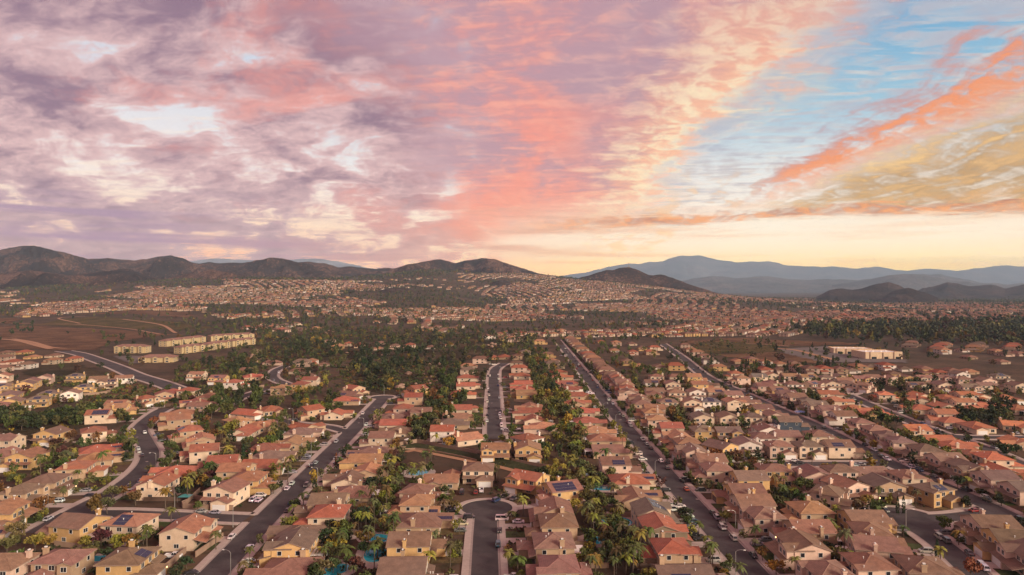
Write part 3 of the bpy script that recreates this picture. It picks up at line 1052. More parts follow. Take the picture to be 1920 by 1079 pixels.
b = MB()
b.box(-2.45, 2.45, -0.04, 0.0, 0.0, 2.2)
for z in (0.55, 1.1, 1.65):
    b.box(-2.45, 2.45, -0.06, -0.04, z - 0.02, z + 0.02)
GARAGE = b.mesh('garage_door', [M['white']])
GARAGE_DARK = b.mesh('garage_door', [M['wood']])
b = MB()
b.box(-0.65, 0.65, -0.45, 0.45, 0, 1)
b.box(-0.8, 0.8, -0.6, 0.6, 0.86, 1.0)
b.box(-0.35, 0.35, -0.2, 0.2, 1.0, 1.12, 1)
CHIM = b.mesh('chimney', [M['wall'], M['white']])
b = MB()
b.box(-0.495, 0.495, 0.02, 1.63, 0.06, 0.10, 0)
b.box(-0.5, 0.5, 0.0, 0.02, 0.05, 0.105, 1)
b.box(-0.5, 0.5, 1.63, 1.65, 0.05, 0.105, 1)
PANEL = b.mesh('solar_panel', [M['solar'], M['metal']])
b = MB()
b.box(-3.2, 3.2, 0.02, 3.6, 2.55, 2.72)
for x in (-3, 0, 3):
    b.box(x - 0.09, x + 0.09, 3.35, 3.53, 0, 2.55)
PATIO = b.mesh('patio_cover', [M['white']])
b = MB()
b.tube([(0, 0, -0.1), (0, 0, 0.45)], 0.1, 6)
b.tube([(0, 0, 0.45), (0, 0, 0.6)], 0.17, 6)
VENT = b.mesh('roof_vent', [M['white']])
b = MB()
b.box(-0.13, 0.13, -0.24, -0.02, -0.2, 0.2)
PLAMP = b.mesh('porch_light', [M['glow']])

ROOF = dict(r=(0.28, 0.098, 0.060), o=(0.30, 0.158, 0.092), b=(0.175, 0.108, 0.076), m=(0.200, 0.112, 0.082), t=(0.165, 0.118, 0.090), g=(0.13, 0.115, 0.112), O=(0.37, 0.150, 0.076))
RNAME = dict(r='red', o='orange-tan', b='dark brown', m='reddish brown', t='grey-brown', g='grey', O='bright orange')
WALL = dict(c=(0.60, 0.46, 0.34), p=(0.58, 0.41, 0.325), y=(0.54, 0.345, 0.16), w=(0.70, 0.61, 0.54), t=(0.43, 0.295, 0.195), k=(0.62, 0.25, 0.19), d=(0.06, 0.075, 0.10), e=(0.26, 0.20, 0.14))
WNAME = dict(c='cream', p='pinkish', y='ochre', w='white', t='tan', k='bright pink', d='dark slate', e='olive-tan')

T = {'T0': (0, 760, 3.383), 'T1': (480, 760, 3.383), 'T2': (960, 760, 3.383), 'T3': (1440, 760, 3.383)}
for i in range(6):
    T['U%d' % i] = (320 * i, 620, 5.994)


def tp(tile, x, y):
    ox, oy, sc = T[tile]
    return ox + x / sc, oy + y / sc


# every house read off the photograph: roof centre, storeys, roof, wall, extras (s panels, S many panels, P patio cover)
SPEC = {
 'T0': '640 52 2rcS;60 210 2mc;310 175 2by;610 160 2rc;30 300 1mt;165 318 2oy;640 275 1rps;630 328 1ots;500 385 2rt;320 470 2mt;140 535 2tt;30 660 2oy;100 750 1mts;420 725 2my;830 722 2ocS;1200 770 2oc;370 965 2mt;40 1000 2mp;840 960 2bys;990 485 2rc;1040 415 1rt;1250 370 2rt;1285 278 2rc;1270 213 2ot;1190 155 2rts;1120 85 2ot;1165 37 1ot;1465 515 2mc;1540 440 2ot;1520 95 2ot;1580 45 1rp;1560 155 1rcP;760 10 2oy;1240 8 2mp',
 'T1': '20 460 2oy;50 370 1rt;105 315 1tp;100 260 1rt;230 232 1ot;300 165 1tp;365 120 1rt;510 45 1rc;335 30 2rt;100 25 1rt;20 130 1ot;930 25 2rp;880 65 1mt;860 110 1rc;890 160 1mcP;790 195 2mc;720 285 1mtS;685 335 1oyP;690 410 1ot;570 460 1mc;590 545 1mtP;440 610 2bt;400 700 2rc;300 790 1bt;240 850 2tyP;200 1000 1mt;1200 155 2rw;1350 195 1oc;1280 70 1ot;1250 105 1tt;1310 15 1rc;1590 270 2oy;1410 400 2mc;1180 455 1ot;1020 540 2mc;1020 615 2ots;1060 705 1mts;1000 850 2my;960 1020 2mt',
 'T2': '100 455 2ry;300 520 2myS;260 655 2mt;270 730 2mt;240 860 2mtP;300 1010 2mt;90 205 2rw;30 270 2oyP;100 35 1rc;120 85 1rc;180 130 1op;460 35 1rc;490 95 1rt;540 155 1op;590 205 1ot;620 275 1bt;665 360 2mps;765 465 1rcs;800 570 1ots;890 660 2tcS;950 760 2re;1020 910 2rtP;1100 1040 1bts;880 40 2op;920 85 2op;1020 135 2rc;1045 195 2op;1100 230 2op;1130 285 2mp;1240 340 2mc;1290 405 2mcP;1480 560 2my;1550 635 2mc;1610 730 2mp;1250 70 2tc;1370 70 2mc;1470 70 2tc;1290 155 2ty;1470 165 2ty;1610 180 2mw;1400 260 2ty;1560 265 2tw;1590 430 2ty',
 'T3': '20 175 2mw;30 60 2mp;130 95 2td;200 180 2mc;385 185 2mcs;150 272 2mp;350 295 2tc;550 295 2mcs;50 420 2my;215 420 2mp;420 410 2mpP;640 425 1mp;860 435 2mc;410 540 2mp;600 530 2mp;815 530 2tt;1100 580 2tys;400 680 2by;570 750 2bpP;680 850 2bpP;60 740 2mt;170 840 2bp;20 650 2ot;350 1030 2mpS;700 1020 2mpS;1050 1030 2bt;1220 730 2bp;1430 830 2by;1590 920 2bp;370 25 2mp;460 60 2mw;590 105 2mp;660 150 2mp;730 188 2tp;840 225 2tp;980 275 2tp;1080 335 2tp;1200 390 2tt;1350 450 2tp;1540 520 2tp;1625 620 2mc;560 20 1Oy;650 40 1Oy;940 150 2Oc;950 15 1Oc;1130 60 2Oc;1150 105 1Oc;1270 120 1Oc;1570 120 1Ot;1110 220 1Oc;1210 245 1Oc;1330 310 1Oc;1480 345 2Oc;1500 405 1Ot;1540 225 1Ot;1200 8 1Oc;1440 5 1Oc;1620 440 1Oc',
 'U0': '80 235 2ty;280 215 2ms;380 265 2ms;620 250 2tys;60 290 2mt;150 320 2ty;600 320 2tys;840 320 1ty;310 390 1ty;40 400 2tc;30 510 2oc;500 530 2mps;850 510 2tys;340 570 2my;80 620 2tys;240 600 2tys;1110 535 1mc;1210 575 2mcs;950 630 2tys;1400 530 2mw;780 700 2mwP;590 700 2tys;390 770 2tysP;190 785 2tysP;110 710 1ty;20 840 2mc;1340 820 2ots;1640 760 2rt;1850 715 2rt',
 'U1': '300 490 2oc;540 530 2mys;720 580 2rw;850 430 2rt;960 510 1rt;1140 350 1mt;1330 340 2rt;1480 335 2rc;1580 310 2rc;1690 340 1rt;1440 420 2rc;1530 475 2rt;1490 550 2rc;1450 600 2ry;1250 640 2ot;200 670 2rc;30 690 1rt;270 800 1rts;600 730 1ot;1790 110 2rp;1880 185 1ot',
 'U2': '210 150 2rw;410 190 1oc;600 165 2rw;770 160 2mc;1010 160 2rc;1220 150 1oc;440 130 1mt;80 150 1ot;150 650 2rt;110 710 1mts;60 770 1rts;840 650 2ry;800 740 2rt;690 900 2mt;1420 380 1rp;1560 330 1ty;1700 290 1ry;1830 285 1rc;1420 450 1mts;1420 520 1rc;1420 610 1rc;1370 700 1rc',
 'U3': '50 370 1mcs;80 430 1rt;90 500 1rc;110 590 1rt;120 645 1rt;140 705 1oy;185 850 1ot;310 130 1rc;400 270 1rc;430 325 1oc;460 385 1oc;500 450 1rts;560 510 1rt;610 590 1rts;660 650 1rw;710 720 1rt;740 805 1rt;1000 100 2op;1170 130 2rc;1350 125 2op;1150 195 2rc;1360 225 2op;1560 225 2op;1460 180 2rc;1600 180 2oy;1290 330 2oc;1430 380 1oc;1650 370 2wwS;1830 385 2ok;1620 515 2mc;1840 500 1ot;1600 580 2mws;1770 600 2mcs;1740 690 2mp;1860 690 2mc;1290 690 2mp;1530 700 2mts;1440 810 2mt;1720 800 2mcs;690 60 2op;80 100 1rt;150 250 1rt;60 290 1ts',
 'U4': '20 150 2op;90 205 2rc;160 235 2ops;240 270 2op;290 320 2oc;400 390 2op;580 480 2rcs;640 530 2op;130 515 2oy;190 600 2oy;350 600 1mp;50 690 2mw;310 690 2ocs;540 710 2mc;100 800 2oc;290 790 2gwS;550 795 2oc;800 785 1mp;900 870 2my;620 310 2mp;770 315 2mw;930 330 2mp;1090 335 2mp;1230 335 2mps;700 380 2mw;920 400 2mc;1080 400 2mc;1310 400 2rp;1420 415 2mw;1570 415 2mps;1760 415 2mp;1890 410 2mcs;850 515 2gc;1010 500 2oc;1220 510 2op;1410 520 2ocs;1560 530 2tc;1750 550 2mc;1880 525 2ts;1020 590 2mcS;1260 600 2mw;1440 600 2mcs;1640 595 2mc;1830 590 2mp;800 620 2mp;1050 665 2mys;1150 705 2mp;1250 740 2mp;1400 785 2tt;1480 830 2tc;1660 700 1Oc;1730 775 1Oc',
 'U5': '40 395 2mps;190 370 2mp;350 380 2mp;540 390 2mp;430 440 2mts;780 390 2mp;1100 410 2mp;1280 420 2mp;800 460 2mp;950 460 2mws;1160 480 2mw;1640 510 2tcS;60 530 2my;250 530 2mp;380 530 2mp;600 530 2my;740 530 2mc;930 530 2mp;1200 540 2mp;1450 560 2mp;100 610 2mp;700 610 2mcs;1040 610 2mc;1250 630 2tp;1460 610 2mc;1830 610 2mcs;320 720 2Oc;500 760 1Oc;990 745 1Oc;850 735 1Oc;1230 715 2Oc;1400 735 1Oc;1700 755 1Ot;1200 855 1Oc;1300 810 2Oc;1620 850 1Oc;1000 230 1Oc;1220 210 1oy;1300 285 1Oc;1600 235 1Oc;1700 255 1Oc;1650 335 1Ot;1850 250 1Oc',
}
HOUSES = []
for tile, txt in SPEC.items():
    for item in txt.split(';'):
        a, b_, c = item.split()
        pxx, pyy = tp(tile, float(a), float(b_))
        st = int(c[0])
        cy_ = c[1] if c[1] in ROOF else 'm'
        wl_ = c[2] if len(c) > 2 and c[2] in WALL else 't'
        X, Y = gpt(pxx, pyy, 6.0 if st == 2 else 3.9)
        HOUSES.append(dict(x=X, y=Y, st=st, r=cy_, w=wl_, s=('S' if 'S' in c[2:] else 's' if 's' in c[2:] else ''), P='P' in c, hand=True))
# the long row on the right of the long street goes on in the same step up the slope
yy = 474.0
while yy < 1150:
    if all(math.hypot(hh['x'] - 97.6, hh['y'] - yy) > 10 for hh in HOUSES):
        HOUSES.append(dict(x=97.6 + rng.uniform(-.6, .6), y=yy, st=2, r=str(rng.choice(list('omrom'))), w=str(rng.choice(list('pcp'))), s='', P=False, hand=False))
    yy += 16.6
# ease overlapping neighbours apart and keep everyone off the streets
for it in range(60):
    for i, a in enumerate(HOUSES):
        for c in HOUSES[i + 1:]:
            ddx, ddy = a['x'] - c['x'], a['y'] - c['y']
            if abs(ddx) > 19 or abs(ddy) > 16:
                continue
            need = 14.6 if a['y'] < 700 else 13.8
            d = math.hypot(ddx * 0.86, ddy)
            if d < need:
                k = (need - d) / max(d, 0.5) * 0.25
                ux, uy = (ddx, ddy) if d > 0.5 else (0.3, 1.0)
                a['x'] += ux * k; a['y'] += uy * k
                c['x'] -= ux * k; c['y'] -= uy * k
    for a in HOUSES:
        dd = np.hypot(FP[:, 0] - a['x'], FP[:, 1] - a['y']) - FW
        i = int(dd.argmin())
        if dd[i] < 13.0:
            v = np.array([a['x'], a['y']]) - FP[i]
            v /= max(np.linalg.norm(v), 0.1)
            a['x'] += v[0] * (13.0 - dd[i]) * 0.5
            a['y'] += v[1] * (13.0 - dd[i]) * 0.5
HOUSES.sort(key=lambda q: q['y'])

ORD = 'first second third fourth fifth sixth seventh eighth ninth tenth eleventh twelfth thirteenth fourteenth fifteenth sixteenth seventeenth eighteenth nineteenth twentieth'.split()


def ordinal(i):
    if i < 20:
        return ORD[i]
    tens = {2: 'twenty', 3: 'thirty', 4: 'forty', 5: 'fifty', 6: 'sixty'}[(i + 1) // 10]
    u = (i + 1) % 10
    if u == 0:
        return {30: 'thirtieth', 40: 'fortieth', 50: 'fiftieth', 60: 'sixtieth'}[i + 1]
    return tens + '-' + ORD[u - 1]


def assign_rows():
    # which row a house belongs to, and which way its front looks
    for a in HOUSES:
        dd = np.hypot(SP[:, 0] - a['x'], SP[:, 1] - a['y']) - SW
        i = int(dd.argmin())
        key = SK[i]
        tpix = CX + a['x'] / a['y'] * FPX
        if dd[i] < 34 and key not in ('hill_road', 'bend', 'cross_far'):
            pts = STREETS[key]['pts']
            j = int(np.hypot(pts[:, 0] - a['x'], pts[:, 1] - a['y']).argmin())
            tg = pts[min(j + 1, len(pts) - 1)] - pts[max(j - 1, 0)]
            tg /= np.linalg.norm(tg)
            v = pts[j] - np.array([a['x'], a['y']])
            nrm = np.array([tg[1], -tg[0]])
            if 0 < j < len(pts) - 1:
                f = nrm * np.sign(nrm @ v)
            else:
                f = v / np.linalg.norm(v)
            a['front'] = f
            side = 'right' if a['x'] > pts[j][0] else 'left'
            if key in ('short', 'corner_link', 'side', 'close', 'far_side'):
                side = 'far' if a['y'] > pts[j][1] else 'near'
            if 'far' in key and side == 'far':
                side = 'back'
            a['row'] = "%s's %s row" % (STREETS[key]['title'], side)
            a['gap'] = max(6.0, min(dd[i], road_gap(a['x'], a['y'])))
        else:
            a['front'] = np.array([0.0, -1.0]) if rng.random() < 0.55 else np.array([0.0, 1.0])
            a['gap'] = 99
            if tpix < 330 and a['y'] > 480:
                a['row'] = 'upper left estate'
            elif tpix < 640:
                a['row'] = 'hillside cluster left'
            elif tpix < 900 and a['y'] > 700:
                a['row'] = 'row above the ravine'
            elif tpix < 1000:
                a['row'] = 'centre yards'
            elif a['y'] > 640:
                a['row'] = 'far right estate'
            elif a['x'] > 225:
                a['row'] = 'orange-roof quarter'
            else:
                a['row'] = 'slope behind long street'
            if a['row'] == 'upper left estate':
                a['front'] = np.array([0.35, -0.94]) if rng.random() < 0.5 else np.array([-0.35, 0.94])


assign_rows()
for it in range(80):
    for i, a in enumerate(HOUSES):
        for c in HOUSES[i + 1:]:
            dv = np.array([c['x'] - a['x'], c['y'] - a['y']])
            if abs(dv[0]) > 21 or abs(dv[1]) > 21:
                continue
            wd, dp = (14.8, 19.5) if a['y'] < 700 else (13.6, 17.5)
            fa_, fc_ = a['front'], c['front']
            al = abs(fa_ @ fc_)
            hx_, hy_ = (wd + wd * al + dp * (1 - al)) / 2, (dp + dp * al + wd * (1 - al)) / 2
            sx_ = np.array([-fa_[1], fa_[0]])
            u_, v_ = dv @ sx_, dv @ fa_
            pu, pv_ = hx_ - abs(u_), hy_ - abs(v_)
            if pu > 0 and pv_ > 0:
                if pu / hx_ < pv_ / hy_ * 1.3:
                    m_ = sx_ * (np.sign(u_) or 1) * pu * 0.22
                else:
                    m_ = fa_ * (np.sign(v_) or 1) * pv_ * 0.22
                a['x'] -= m_[0]; a['y'] -= m_[1]
                c['x'] += m_[0]; c['y'] += m_[1]
    for a in HOUSES:
        dd = np.hypot(FP[:, 0] - a['x'], FP[:, 1] - a['y']) - FW
        i = int(dd.argmin())
        if dd[i] < 13.5:
            v = np.array([a['x'], a['y']]) - FP[i]
            v /= max(np.linalg.norm(v), 0.1)
            a['x'] += v[0] * (13.5 - dd[i]) * 0.5
            a['y'] += v[1] * (13.5 - dd[i]) * 0.5
HOUSES.sort(key=lambda q: q['y'])
rng = np.random.default_rng(11)
assign_rows()
from collections import defaultdict
rows = defaultdict(list)
for a in HOUSES:
    rows[a['row']].append(a)
for r_, lst in rows.items():
    for i, a in enumerate(sorted(lst, key=lambda q: q['y'])):
        a['ref'] = '%s house, %s' % (ordinal(i), r_)
        a['n'] = i

MAX_H = 300
THINGS = []        # (object, label stem, x, y) for wording that singles each one out
house_group = {}


def place(o, parent, loc, rz=0.0, scale=None):
    o.parent = parent
    o.location = loc
    o.rotation_euler = (0, 0, rz)
    if scale:
        o.scale = scale
    return o


SIDE_ROT = {0: 0.0, 1: math.pi / 2, 2: math.pi, 3: -math.pi / 2}
n_solar = 0
for hi, a in enumerate(HOUSES[:MAX_H]):
    ang = math.atan2(a['front'][1], a['front'][0]) + math.pi / 2
    a['ang'] = ang
    r_ = random.Random(hi * 31 + 5)
    kind = r_.choice(['2a', '2b', '2b', '2c', '2d'] if a['st'] == 2 else ['1a', '1b', '1c', '1a'])
    a['kind'] = kind
    pl = PLANS[(kind, r_.random() < 0.5)]
    root = empty('house', (a['x'], a['y'], 0.0), ang)
    big = 1.13 if a['y'] < 700 else 1.06
    root.scale = (big, big, big * 0.97)
    a['obj'] = root
    jit = [r_.uniform(0.90, 1.10) for _ in range(3)]
    k0 = r_.uniform(0.78, 1.22)
    rc = [c * 1.12 * k0 * j for c, j in zip(ROOF[a['r']], jit)]
    k1 = r_.uniform(0.82, 1.12)
    wc_ = [c * 1.06 * k1 for c in WALL[a['w']]]
    o = link('wall', pl.wm, root); o.color = (*wc_, 1)
    o = link('roof', pl.rm, root); o.color = (*rc, 1)
    roof = o
    ca, sa = math.cos(ang), math.sin(ang)
    tocam = Vector((-a['x'], -a['y'], 0)).normalized()

    def wn(side):
        nx, ny = [(0, -1), (1, 0), (0, 1), (-1, 0)][side]
        return Vector((nx * ca - ny * sa, nx * sa + ny * ca, 0))
    far = a['y'] > 620
    for (side, x, y, z, ww, hh_) in pl.win:
        if wn(side).dot(tocam) < 0.08:
            continue
        if far and (z < 2 and a['st'] == 2):
            continue
        nx, ny = [(0, -1), (1, 0), (0, 1), (-1, 0)][side]
        place(link('window', get_win(ww, hh_)), root, (x + nx * 0.004, y + ny * 0.004, z), SIDE_ROT[side])
    if wn(0).dot(tocam) > 0.0:
        for (x, y, w_) in pl.garage:
            place(link('garage_door', GARAGE if r_.random() < 0.8 else GARAGE_DARK), root, (x, y - 0.004, 0.02))
            if r_.random() < 0.10 and a['y'] < 700:
                place(link('porch_light', PLAMP), root, (x + 3.0, y, 2.3))
    if r_.random() < 0.75:
        x, y, z = pl.chim
        o = place(link('chimney', CHIM), roof, (x, y, z - 2.6 if a['st'] == 2 else z - 2.2), math.pi / 2 * (kind[1] in 'ac'), (1, 1, 2.9))
        o.color = (*wc_, 1)
    if a['y'] < 420:
        for q in range(r_.randint(2, 3)):
            plq = r_.choice(pl.planes)
            (x, y, z, side, hor, ver, wdt, sl) = plq
            nx, ny = [(0, -1), (1, 0), (0, 1), (-1, 0)][side]
            tx, ty = -ny, nx
            u_, v_ = r_.uniform(-.35, .35) * max(wdt, 1), sl * r_.uniform(.35, .8)
            place(link('roof_vent', VENT), roof, (x + tx * u_ - nx * hor * v_, y + ty * u_ - ny * hor * v_, z + ver * v_))
    if a['s']:
        best = max(pl.planes, key=lambda q: (wn(q[3]).dot(Vector((0.15, -1, 0)).normalized()) + 0.08 * q[6]) if q[6] > 3 and q[7] > 3.6 else -9)
        (x, y, z, side, hor, ver, wdt, sl) = best
        nc = int(min(max(wdt - 1.0, 2), 9 if a['s'] == 'S' else 6) / 1.03)
        nr = min(3 if a['s'] == 'S' else 2, int((sl - 0.7) / 1.7))
        rzp = SIDE_ROT[side]
        tilt = math.atan2(ver, hor)
        nx, ny = [(0, -1), (1, 0), (0, 1), (-1, 0)][side]
        tx, ty = -ny, nx
        off = r_.uniform(-.5, .5) * max(0, wdt - 1 - nc * 1.03)
        for rr in range(max(nr, 1)):
            for cc_ in range(nc):
                if r_.random() < 0.06 and rr == nr - 1:
                    continue
                u_ = (cc_ - (nc - 1) / 2) * 1.03 + off
                v_ = 0.45 + rr * 1.69
                o = link('solar_panel', PANEL, roof)
                o.location = (x + tx * u_ - nx * hor * v_, y + ty * u_ - ny * hor * v_, z + ver * v_)
                o.rotation_euler = (tilt, 0, rzp)
                n_solar += 1
    if a['P'] or (a['y'] < 520 and r_.random() < 0.22):
        y1 = pl.ys[1]
        place(link('patio_cover', PATIO), root, (r_.uniform(-1.5, 1.5), y1, 0))
    stn = 'two-storey' if a['st'] == 2 else 'one-storey'
    ex = ' with solar panels' if a['s'] else ''
    tag(root, '%s %s house, %s roof%s, %s' % (stn, WNAME[a['w']], RNAME[a['r']], ex, a['ref'].replace(' house,', ' in')), 'house', 'houses: ' + a['row'])
    # driveway and front lawn (pieces of the ground)
    if a['gap'] < 34:
        f = a['front']
        sd_ = np.array([-f[1], f[0]])
        gx_ = pl.garage[0][0]
        base = np.array([a['x'], a['y']])
        yf = -pl.garage[0][1]
        lat = np.array([ca, sa]) * gx_
        L = max(3.5, a['gap'] - yf + 0.2)
        if a['y'] < 760:
            p0 = base + lat + f * (yf - 0.3)
            c4 = [p0 - np.array([ca, sa]) * 2.7, p0 + np.array([ca, sa]) * 2.7]
            c4 += [c4[1] + f * L, c4[0] + f * L]
            mb = MB(); mb.face([(*q, 0.13 + 0.0007 * (hi % 40)) for q in c4])
            link('driveway', mb.mesh('driveway', [M['concrete']]), None, 'structure')
            if a['y'] < 560:
                p0 = base - lat * 1.05 + f * (yf - 3.2)
                c4 = [p0 - np.array([ca, sa]) * 3.1, p0 + np.array([ca, sa]) * 3.1]
                c4 += [c4[1] + f * max(2.5, L + 0.6), c4[0] + f * max(2.5, L + 0.6)]
                mb = MB(); mb.face([(*q, 0.10 + 0.0007 * (hi % 40)) for q in c4])
                o = link('lawn', mb.mesh('lawn', [M['lawn']]), None, 'structure')
                o.color = (*r_.choice([(0.055, 0.085, 0.025), (0.07, 0.10, 0.03), (0.12, 0.09, 0.045), (0.15, 0.105, 0.07), (0.06, 0.075, 0.03)]), 1)
    # a paved strip behind most houses
    if a['y'] < 520 and r_.random() < 0.75:
        f = a['front']
        p0 = np.array([a['x'], a['y']]) - f * (pl.ys[1] + 0.1)
        hw = r_.uniform(2.5, 5.5); L = r_.uniform(2.5, 5)
        ax = np.array([ca, sa]); off = ax * r_.uniform(-2, 2)
        c4 = [p0 + off - ax * hw, p0 + off + ax * hw, p0 + off + ax * hw - f * L, p0 + off - ax * hw - f * L]
        mb = MB(); mb.face([(*q, 0.08 + 0.0007 * (hi % 40)) for q in c4])
        link('patio', mb.mesh('patio', [M['concrete']]), None, 'structure')

# remaining far houses of the same estates go into the far mass below
FAR_EXTRA = HOUSES[MAX_H:]
HOUSES = HOUSES[:MAX_H]
HX = np.array([[a['x'], a['y']] for a in HOUSES])


def near_house(x, y):
    d = np.hypot(HX[:, 0] - x, HX[:, 1] - y)
    i = int(d.argmin())
    return HOUSES[i], d[i]

# ------------------------------------------------------------------ foliage shapes
def leaf_quads(centres, size, rs, flat=0.0):
    """One small leaf clump face per centre, randomly turned."""
    n = len(centres)
    a = rs.normal(size=(n, 3))
    a[:, 2] *= (1 - flat)
    a /= np.linalg.norm(a, axis=1)[:, None]
    b = np.cross(a, rs.normal(size=(n, 3)))
    b /= np.linalg.norm(b, axis=1)[:, None]
    s = (size * rs.uniform(0.6, 1.35, n))[:, None]
    c = np.asarray(centres)
    v = np.stack([c - a * s, c - b * s * 0.7, c + a * s, c + b * s * 0.7], 1).reshape(-1, 3)
    return v, np.arange(n * 4).reshape(-1, 4)


def crown_points(rs, n, rx, rz, zc, clumps=11, spread=0.34):
    """Points gathered in clumps over an uneven ellipsoid."""
    d = rs.normal(size=(clumps, 3))
    d /= np.linalg.norm(d, axis=1)[:, None]
    d[:, 2] = d[:, 2] * 0.9 + 0.12
    cc = d * rs.uniform(0.45, 0.85, (clumps, 1))
    k = rs.integers(0, clumps, n)
    e = rs.normal(size=(n, 3))
    e /= np.linalg.norm(e, axis=1)[:, None]
    p = cc[k] + e * spread * rs.uniform(0.5, 1.15, (n, 1))
    return p * np.array([rx, rx, rz]) + np.array([0, 0, zc])


def broad(seed, n=420, size=0.42, rx=2.9, rz=2.3, zc=3.7):
    rs = np.random.default_rng(seed)
    return leaf_quads(crown_points(rs, n, rx, rz, zc, rs.integers(9, 15)), size, rs)


def column_tree(seed, n=260, h=8.0, w=0.75):
    rs = np.random.default_rng(seed)
    t = rs.uniform(0.03, 1, n)
    r = w * np.sin(np.pi * np.clip(t * 0.92 + 0.10, 0, 1)) ** 0.6 * rs.uniform(0.6, 1.05, n)
    an = rs.uniform(0, 2 * np.pi, n)
    return leaf_quads(np.stack([r * np.cos(an), r * np.sin(an), t * h], 1), 0.33, rs)


def conifer(seed, n=420, h=11.0, w=2.6):
    rs = np.random.default_rng(seed)
    t = rs.uniform(0.08, 1, n)
    tier = 0.75 + 0.25 * np.cos(t * 42)
    r = w * (1 - t) ** 0.8 * tier * rs.uniform(0.35, 1.0, n) + 0.1
    an = rs.uniform(0, 2 * np.pi, n)
    return leaf_quads(np.stack([r * np.cos(an), r * np.sin(an), t * h], 1), 0.42, rs, 0.3)


def palm_crown(seed, h=7.0, nf=17, length=2.9):
    rs = np.random.default_rng(seed)
    V, Q = [], []
    for f in range(nf):
        an = 2 * np.pi * f / nf * 1.618 * 3 + rs.uniform(-.3, .3)
        lift = rs.uniform(-0.5, 1.15)
        L = length * rs.uniform(0.8, 1.15)
        d = np.array([math.cos(an), math.sin(an)])
        nrm = np.array([-d[1], d[0]])
        seg = 6
        pts = []
        for k in range(seg + 1):
            t = k / seg
            r_ = L * t * math.cos(lift * 0.6) * (1 - 0.12 * t)
            z = h + L * (math.sin(lift) * t - (0.62 + 0.2 * lift) * t * t)
            pts.append((r_, z, 0.50 * math.sin(math.pi * min(1, t * 0.9 + 0.12)) + 0.03))
        for k in range(seg):
            (r0, z0, w0), (r1, z1, w1) = pts[k], pts[k + 1]
            for sg in (-1, 1):
                i = len(V)
                o0, o1 = nrm * sg * w0, nrm * sg * w1
                V += [(*(d * r0), z0), (*(d * r1), z1), (*(d * (r1 + 0.15) + o1), z1 - 0.32 * w1 - 0.1), (*(d * (r0 + 0.28) + o0), z0 - 0.32 * w0 - 0.1)]
                Q.append((i, i + 1, i + 2, i + 3))
    return np.array(V), np.array(Q)


def trunk_mesh(name, h, r0, r1, limbs, seed, lean=0.3):
    rs = random.Random(seed)
    b = MB()
    pts = [(lean * math.sin(t * 1.7) * rs.uniform(.5, 1), lean * t * rs.uniform(-.6, .6), h * t - 0.2) for t in (0, .35, .7, 1.0)]
    b.tube(pts, [r0, (r0 + r1) / 2, r1 * 1.1, r1], 6)
    for i in range(limbs):
        an = 2 * math.pi * i / limbs + rs.uniform(-.4, .4)
        a = pts[2]
        c = (a[0] + math.cos(an) * 0.9, a[1] + math.sin(an) * 0.9, h + 0.5)
        e = (a[0] + math.cos(an) * 1.9, a[1] + math.sin(an) * 1.9, h + rs.uniform(1.2, 2.2))
        b.tube([a, c, e], [r1 * .7, r1 * .5, r1 * .2], 5)
    return b.mesh(name, [M['bark']])


KINDS_T = {}
for i in range(5):
    KINDS_T['broad%d' % i] = (trunk_mesh('trunk', 2.6, 0.22, 0.13, 4, i), broad(100 + i, rx=2.9 + 0.2 * (i % 3), rz=2.0 + 0.3 * (i % 2)))
for i in range(2):
    KINDS_T['tall%d' % i] = (trunk_mesh('trunk', 5.5, 0.3, 0.16, 4, 20 + i), broad(120 + i, 460, 0.48, 3.0, 4.4, 7.2))
for i, (h_, nf_) in enumerate(((5.2, 15), (6.8, 18), (8.2, 17))):
    KINDS_T['palm%d' % i] = (trunk_mesh('trunk', h_ + 0.2, 0.19, 0.13, 0, 30 + i, 0.35), palm_crown(40 + i, h_, nf_))
KINDS_T['cypress0'] = (trunk_mesh('trunk', 2.0, 0.12, 0.08, 0, 50, 0), column_tree(51))
KINDS_T['conifer0'] = (trunk_mesh('trunk', 4.0, 0.25, 0.15, 0, 55, 0.05), conifer(56))
KINDS_T['conifer1'] = (trunk_mesh('trunk', 4.0, 0.25, 0.15, 0, 57, 0.05), conifer(58, 420, 9.5, 3.0))
CROWN = {k_: np_mesh('crown', v[1][0], v[1][1], [M['leaf']]) for k_, v in KINDS_T.items()}

FC = dict(dark=(0.034, 0.045, 0.017), green=(0.070, 0.090, 0.023), olive=(0.104, 0.098, 0.034), lime=(0.180, 0.165, 0.030), rust=(0.150, 0.072, 0.026), gold=(0.25, 0.165, 0.025), plum=(0.080, 0.030, 0.024))
FN = dict(dark='dark green', green='green', olive='olive green', lime='yellow-green', rust='rust-brown', gold='golden', plum='plum-red')

# positions: [kind, x, y, scale, colour name]
TREES = []


def put_tree(kind, x, y, sc, c, force=False):
    if not force and road_gap(x, y) < 1.2:
        return
    if y < 30:
        return
    TREES.append([kind, x, y, sc, c])


def pick(opts):
    ks, ps = zip(*opts)
    return ks[int(rng.choice(len(ks), p=np.array(ps) / sum(ps)))]


def rnd_kind(f):
    return '%s%d' % (f, {'broad': rng.integers(5), 'tall': rng.integers(2), 'palm': rng.integers(3), 'cypress': 0, 'conifer': rng.integers(2)}[f])


MIXC = [('green', 4), ('olive', 4), ('dark', 3), ('lime', 2), ('rust', 1.2), ('gold', 0.6), ('plum', 0.5)]
PALMC = [('green', 4), ('olive', 4), ('lime', 4)]


